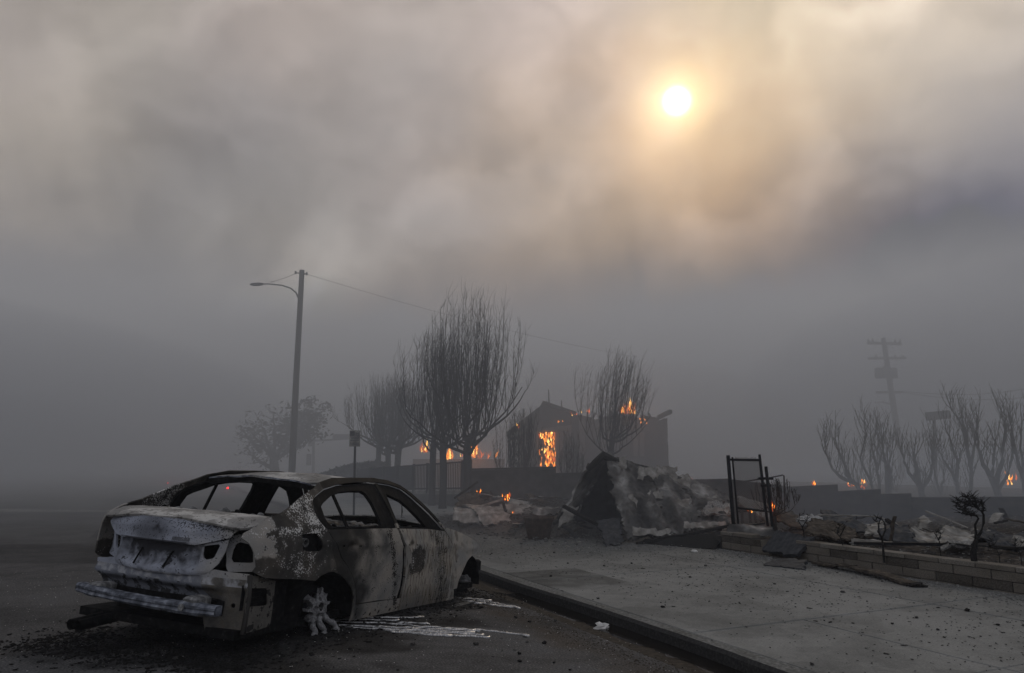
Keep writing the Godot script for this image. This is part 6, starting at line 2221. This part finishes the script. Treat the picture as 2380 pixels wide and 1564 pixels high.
func fire(label: String, spots: Array, depth: float, count: int, size: Vector2, energy: float, seed_: int, group := "", deep := .35) -> void:   # spots: [px0, py0, px1, py1] boxes that burn
	if tongues.is_empty():
		for k in 7: tongues.append(tongue_mesh(801 + k))
	var r := RandomNumberGenerator.new()
	r.seed = seed_
	var first: Array = spots[0]
	var mid := at((first[0] + first[2]) / 2.0, first[3], depth)
	var root := thing("fire", label, "fire", mid, group)
	for b in spots:
		for k in count:
			var px := r.randf_range(b[0], b[2])
			var py := r.randf_range(b[1], b[3])
			var p := at(px, py, depth + r.randf_range(-deep, deep))
			var o := obj("flame_tongue", tongues[r.randi() % 7], M.flame[[0, 0, 1, 2, 2, 3, 3][r.randi() % 7]], root)
			var hgt := r.randf_range(size.x, size.y)
			o.position = p - mid
			o.scale = Vector3(hgt * r.randf_range(.5, 1.3), hgt, hgt * .6)
			o.rotation = Vector3(r.randf_range(-.2, .2), r.randf() * TAU, r.randf_range(-.45, .45))
	var l := OmniLight3D.new()
	l.name = "fire_light"
	l.light_color = Color(1.0, .55, .2)
	l.light_energy = energy * 0.3
	l.light_size = .25
	l.omni_range = 40.0
	l.omni_attenuation = 2.0
	l.shadow_enabled = true
	root.add_child(l)
	l.position = at((first[0] + first[2]) / 2.0, (first[1] + first[3]) / 2.0, depth - deep - .25) - mid


func build_fires() -> void:
	fire("curtain of orange flames filling the doorway of the house", [[1248, 1008, 1294, 1020], [1264, 1018, 1290, 1062], [1268, 1058, 1292, 1087], [1254, 1040, 1290, 1086]], 32.6, 42, Vector2(.08, .28), 1.6, 811)
	fire("tall flames burning on the roof of the house", [[1448, 944, 1478, 962], [1440, 955, 1450, 962]], 32.1, 46, Vector2(.12, .38), 1.2, 812)
	fire("small flame at the lower eave of the porch gable", [[1202, 990, 1208, 996]], 31.0, 4, Vector2(.12, .22), .12, 813)
	fire("small flames where the gable meets the parapet", [[1326, 962, 1340, 968]], 31.0, 4, Vector2(.1, .2), .12, 814)
	fire("small flames on the parapet beside the gable", [[1352, 955, 1370, 964]], 31.9, 5, Vector2(.1, .22), .12, 815)
	fire("embers burning on the parapet's broken end", [[1478, 975, 1504, 986]], 31.9, 5, Vector2(.08, .18), .12, 816)
	fire("row of embers under the porch roof", [[1290, 978, 1308, 984]], 31.2, 5, Vector2(.06, .12), .08, 817)
	fire("hazy orange flames above the shed behind the picket fence", [[1092, 1044, 1112, 1064], [1070, 1058, 1170, 1067], [976, 1040, 996, 1052], [1040, 1060, 1052, 1068]], 47.0, 20, Vector2(.2, .7), 8.0, 818)
	fire("bright little flames on top of the rubble heap", [[1166, 1152, 1186, 1166]], 16.3, 16, Vector2(.03, .10), .15, 819)
	fire("ember glow at the back of the rubble heap", [[1106, 1140, 1118, 1148]], 17.2, 4, Vector2(.04, .08), .06, 820)
	fire("faint ember among the boards of the rubble heap", [[1190, 1190, 1200, 1196]], 16.0, 3, Vector2(.03, .06), .04, 821)
	fire("flames burning behind the gate posts", [[1788, 1172, 1800, 1192]], 13.5, 14, Vector2(.04, .12), .2, 822)
	fire("small flames low behind the chain-link gate", [[1736, 1186, 1752, 1194]], 13.8, 5, Vector2(.04, .09), .08, 823)
	fire("burning brush under the leaning tree beyond the wall", [[1968, 1124, 1996, 1132], [1990, 1130, 2016, 1140], [2000, 1118, 2012, 1126]], 30.5, 6, Vector2(.1, .28), .3, 824)
	fire("lone small flame on top of the back wall's highest step", [[1886, 1124, 1894, 1130]], 18.5, 3, Vector2(.08, .14), .06, 825)
	fire("flames behind the broad tree at the row's end", [[2336, 1112, 2362, 1130]], 31.0, 9, Vector2(.18, .42), .4, 826)
	fire("tiny flame on the wall just past the fallen tent", [[1600, 1114, 1612, 1120]], 17.8, 3, Vector2(.05, .12), .05, 827)


# ---------------------------------------------------------------- litter
func build_litter() -> void:
	# aluminium that ran out of the rims
	var rear := thing("melted_aluminium", "silvery aluminium that ran from the rear wheel and set on the road", "metal")
	var runs := [[776, 1464, 900, 1459, 1000, 1462, 1120, 1460, 1235, 1468], [782, 1472, 860, 1470, 960, 1467, 1060, 1464, 1118, 1464], [800, 1476, 900, 1477, 1000, 1478, 1080, 1479, 1140, 1478], [860, 1474, 950, 1473, 1020, 1474, 1090, 1473, 1128, 1473], [880, 1468, 960, 1471, 1040, 1470, 1100, 1470], [770, 1458, 830, 1455, 880, 1451, 930, 1449], [790, 1452, 850, 1447, 940, 1441, 990, 1436], [900, 1480, 980, 1481, 1050, 1482], [920, 1455, 970, 1453, 1000, 1455]]
	for i in runs.size(): rivulet(rear, runs[i], 901 + i, -.085)
	var front := thing("melted_aluminium", "silvery aluminium spilled on the road below the car's nose", "metal")
	var runs2 := [[1062, 1392, 1090, 1393, 1120, 1398, 1150, 1402], [1070, 1398, 1110, 1400, 1150, 1406, 1190, 1408], [1100, 1394, 1130, 1396, 1165, 1402, 1200, 1406], [1080, 1390, 1110, 1392, 1140, 1394], [1130, 1404, 1170, 1406, 1212, 1409], [1090, 1402, 1120, 1404]]
	for i in runs2.size(): rivulet(front, runs2[i], 931 + i, -.14)

	var shapes := []
	for k in 6: shapes.append(lump(Vector3(1.0, [.16, .42, .2, .12, .5, .14][k], [.5, .7, .35, .8, .7, .28][k]), 950 + k, .5, 8, 5))
	# cinders on the sidewalk: the larger ones read off the photograph, the rest strewn
	var seen := [[1512, 1365, .05], [1648, 1398, .055], [1750, 1391, .065], [1390, 1392, .04], [1480, 1364, .04], [2248, 1420, .06], [1982, 1448, .04], [1452, 1336, .04], [1560, 1336, .035], [1604, 1342, .05], [1700, 1330, .045], [1716, 1386, .03], [1540, 1412, .05], [1565, 1410, .045], [1378, 1394, .05], [2005, 1470, .03], [2260, 1482, .03], [2130, 1436, .045], [1930, 1446, .05], [2180, 1412, .05], [1830, 1375, .05], [1905, 1372, .055], [2050, 1352, .05], [1960, 1360, .045], [1280, 1340, .05], [1320, 1310, .05], [1404, 1316, .05], [1468, 1310, .05], [1250, 1300, .04], [1640, 1316, .05], [1760, 1345, .05], [1800, 1358, .045], [2060, 1520, .05], [2100, 1500, .04], [1700, 1475, .02], [1790, 1505, .035], [2190, 1500, .03], [2330, 1470, .04], [1620, 1466, .025]]
	for k in seen: chunk(on(k[0], k[1], SW), k[2], shapes, "charred_chunk", "black charred chunk lying on the sidewalk slabs", "charred chunks on the sidewalk")
	for k in 150:
		var u := rng.randf_range(-3.2, 6.0)
		var v := 4.35 - 4.1 * pow(rng.randf(), .8)
		chunk(kerb(u, v, SW), lerpf(.015, .06, pow(rng.randf(), 1.8)), shapes, "charred_chunk", "black charred chunk lying on the sidewalk slabs", "charred chunks on the sidewalk")
	for k in 60:
		chunk(kerb(rng.randf_range(4.5, 8.8), rng.randf_range(.3, 4.6), SW), rng.randf_range(.03, .09), shapes, "plaster_chunk", "grey broken chunk lying before the rubble heap", "broken chunks before the rubble")
	# cinders on the road
	for k in 70:
		var a := rng.randf()
		var p := kerb(rng.randf_range(-1.2, 3.0), -.45 - 1.1 * rng.randf(), 0) if a < .55 else Vector3(rng.randf_range(-3.9, .2), 0, rng.randf_range(-6.2, -4.6))
		p.y = road_y(p)
		chunk(p, rng.randf_range(.018, .06), shapes, "road_cinder", "black cinder lying on the asphalt by the wreck", "cinders on the road round the wreck")
	# white lump in the gutter
	var w := obj("white_lump", lump(Vector3(.13, .09, .1), 961, .5, 8, 6), M.white_bit)
	w.position = on(1398, 1466, -.20)
	tag(w, "crumpled white lump lying in the gutter", "litter")
	var w2 := obj("white_lump", lump(Vector3(.10, .05, .07), 962, .5, 8, 6), M.white_bit)
	w2.position = on(1614, 1283, SW)
	tag(w2, "white crumpled scrap below the dark panel", "litter")
	# burnt matter banked under and round the wreck
	strew("burnt_debris", "black burnt matter strewn on the road round the wreck", 12000, M.chunk, .003, .030, func(r: RandomNumberGenerator) -> Vector3:
		var t := r.randf()
		var lx := r.randf_range(-1.25, 3.2)
		var ls: float = [r.randfn(.95, .22), r.randfn(-.95, .25), r.randf_range(-.9, .9)][r.randi() % 3]
		if t < .35: lx = r.randfn(-.95, .2); ls = r.randf_range(-1.0, 1.0)
		var p := Vector3(-2.3 + lx * .372 + ls * .926, 0, -6.40 - lx * .926 + ls * .375)
		p.y = road_y(p) + .002
		return p)
	strew("ash_flakes", "pale ash flakes strewn over the road", 3500, M.white_bit, .0015, .009, func(r: RandomNumberGenerator) -> Vector3:
		var p := Vector3(r.randf_range(-7.0, 1.6), 0, r.randf_range(-9.5, -3.6))
		if kerb_uv(p).y > -.1: p = kerb(r.randf_range(-2, 3), -r.randf_range(.1, 1.4), 0)
		p.y = road_y(p) + .002
		return p)
	strew("ash_grit", "fine black grit scattered over the sidewalk", 8000, M.chunk_grey, .003, .02, func(r: RandomNumberGenerator) -> Vector3:
		var v := 4.4 * pow(r.randf(), .55)
		return kerb(r.randf_range(-4.0, 7.5), clampf(v, .03, 4.4), SW + .001))
	strew("pale_grit", "pale plaster grit drifted along the foot of the wall", 8000, M.ash, .004, .032, func(r: RandomNumberGenerator) -> Vector3:
		if r.randf() < .5: return kerb(r.randf_range(-1.6, 4.0), 4.42 - absf(r.randfn(0, .28)), SW + .002)
		return kerb(r.randf_range(4.2, 10.5), clampf(r.randf_range(.2, 5.4), .1, 6.0), SW + .002))
	strew("garden_debris", "broken burnt bits covering the garden soil", 9000, M.chunk_grey, .006, .045, func(r: RandomNumberGenerator) -> Vector3:
		var u := r.randf_range(-4.0, 4.4)
		var v := 4.65 + 6.5 * pow(r.randf(), 1.5)
		return kerb(u, v, .15 + .02 * (v - 4.6)))
	strew("garden_ash", "pale ash bits covering the garden soil", 5000, M.ash, .006, .05, func(r: RandomNumberGenerator) -> Vector3:
		var u := r.randf_range(-4.0, 9.0)
		var v := 4.65 + 7.5 * pow(r.randf(), 1.2)
		return kerb(u, v, .16 + .02 * (v - 4.6)) if u < 4.2 else kerb(u, v - 2.5, SW + .03))
	strew("heap_debris", "broken plaster bits covering the rubble heap", 6000, M.heap, .012, .09, func(r: RandomNumberGenerator) -> Vector3:
		var u := r.randfn(9.6, 1.5)
		var v := r.randfn(4.0, 1.2)
		var m := exp(-pow((u - 9.8) / 2.0, 2.0) - pow((v - 4.2) / 1.5, 2.0))
		return kerb(u, v, SW + .02 + .54 * m))
	strew("gutter_silt", "rusty grit banked along the gutter", 5000, M.rubble_brown, .003, .016, func(r: RandomNumberGenerator) -> Vector3:
		var p := kerb(r.randf_range(-2.6, 3.2), -.58 + r.randfn(0, .12), 0)
		p.y = road_y(p) + .001
		return p)


func rivulet(root: Node3D, px: Array, seed_: int, y: float) -> void:
	var r := RandomNumberGenerator.new()
	r.seed = seed_
	var cv := Curve3D.new()
	var wob := fnoise(seed_, 1.0, 3)
	for k in range(0, px.size(), 2):
		var p := on(px[k], px[k + 1], y)
		p.y = road_y(p)
		cv.add_point(p)
	var ln := cv.get_baked_length()
	var n := int(ln / .035) + 2
	var path := []
	var rad := []
	for i in n + 1:
		var t := float(i) / n
		var p := cv.sample_baked(t * ln)
		p += Vector3(wob.get_noise_1d(t * ln * 9.0), 0, wob.get_noise_1d(t * ln * 9.0 + 40.0)) * .035
		p.y = road_y(p) + .001
		path.append(p)
		rad.append((.0072 + .004 * r.randf() + .006 * wob.get_noise_1d(t * ln * 14.0 + 80.0)) * (.4 if i == 0 else 1.0) * (1.35 if i > n - 3 else 1.0))
	var s := st()
	s.set_smooth_group(0)
	tube(s, path, rad, 8)
	obj("rivulet", done(s), M.alu, root)


func chunk(p: Vector3, size: float, shapes: Array, called: String, label: String, group: String) -> void:
	var o := obj(called, shapes[rng.randi() % shapes.size()], M.chunk if rng.randf() < .5 and called != "plaster_chunk" else ([M.chunk_grey, M.stucco_pale][rng.randi() % 2] if called == "plaster_chunk" else M.chunk_grey))
	tag(o, label, "cinder", group)
	o.position = p
	o.rotation.y = rng.randf() * TAU
	o.scale = Vector3.ONE * size


func strew(called: String, label: String, count: int, m: Material, lo: float, hi: float, where: Callable) -> void:
	var r := RandomNumberGenerator.new()
	r.seed = called.hash()
	var mm := MultiMesh.new()
	mm.transform_format = MultiMesh.TRANSFORM_3D
	mm.mesh = lump(Vector3(1, .5, .7), 971, .5, 6, 4)
	mm.mesh.surface_set_material(0, m)
	mm.instance_count = count
	for i in count:
		var sz := lerpf(lo, hi, pow(r.randf(), 2.2))
		var b := Basis(Vector3.UP, r.randf() * TAU) * Basis(Vector3.RIGHT, r.randf_range(-.4, .4))
		mm.set_instance_transform(i, Transform3D(b.scaled(Vector3.ONE * sz * Vector3(1.0, r.randf_range(.4, 1.1), 1.0)), where.call(r)))
	var o := MultiMeshInstance3D.new()
	o.name = numbered(called)
	o.multimesh = mm
	add_child(o)
	tag(o, label, "", "", "stuff")


func build_all() -> void:
	build_car()
	build_low_wall()
	build_rubble()
	build_gate()
	build_far_walls()
	build_street()
	build_fence()
	build_trees()
	build_house()
	build_fires()
	build_litter()
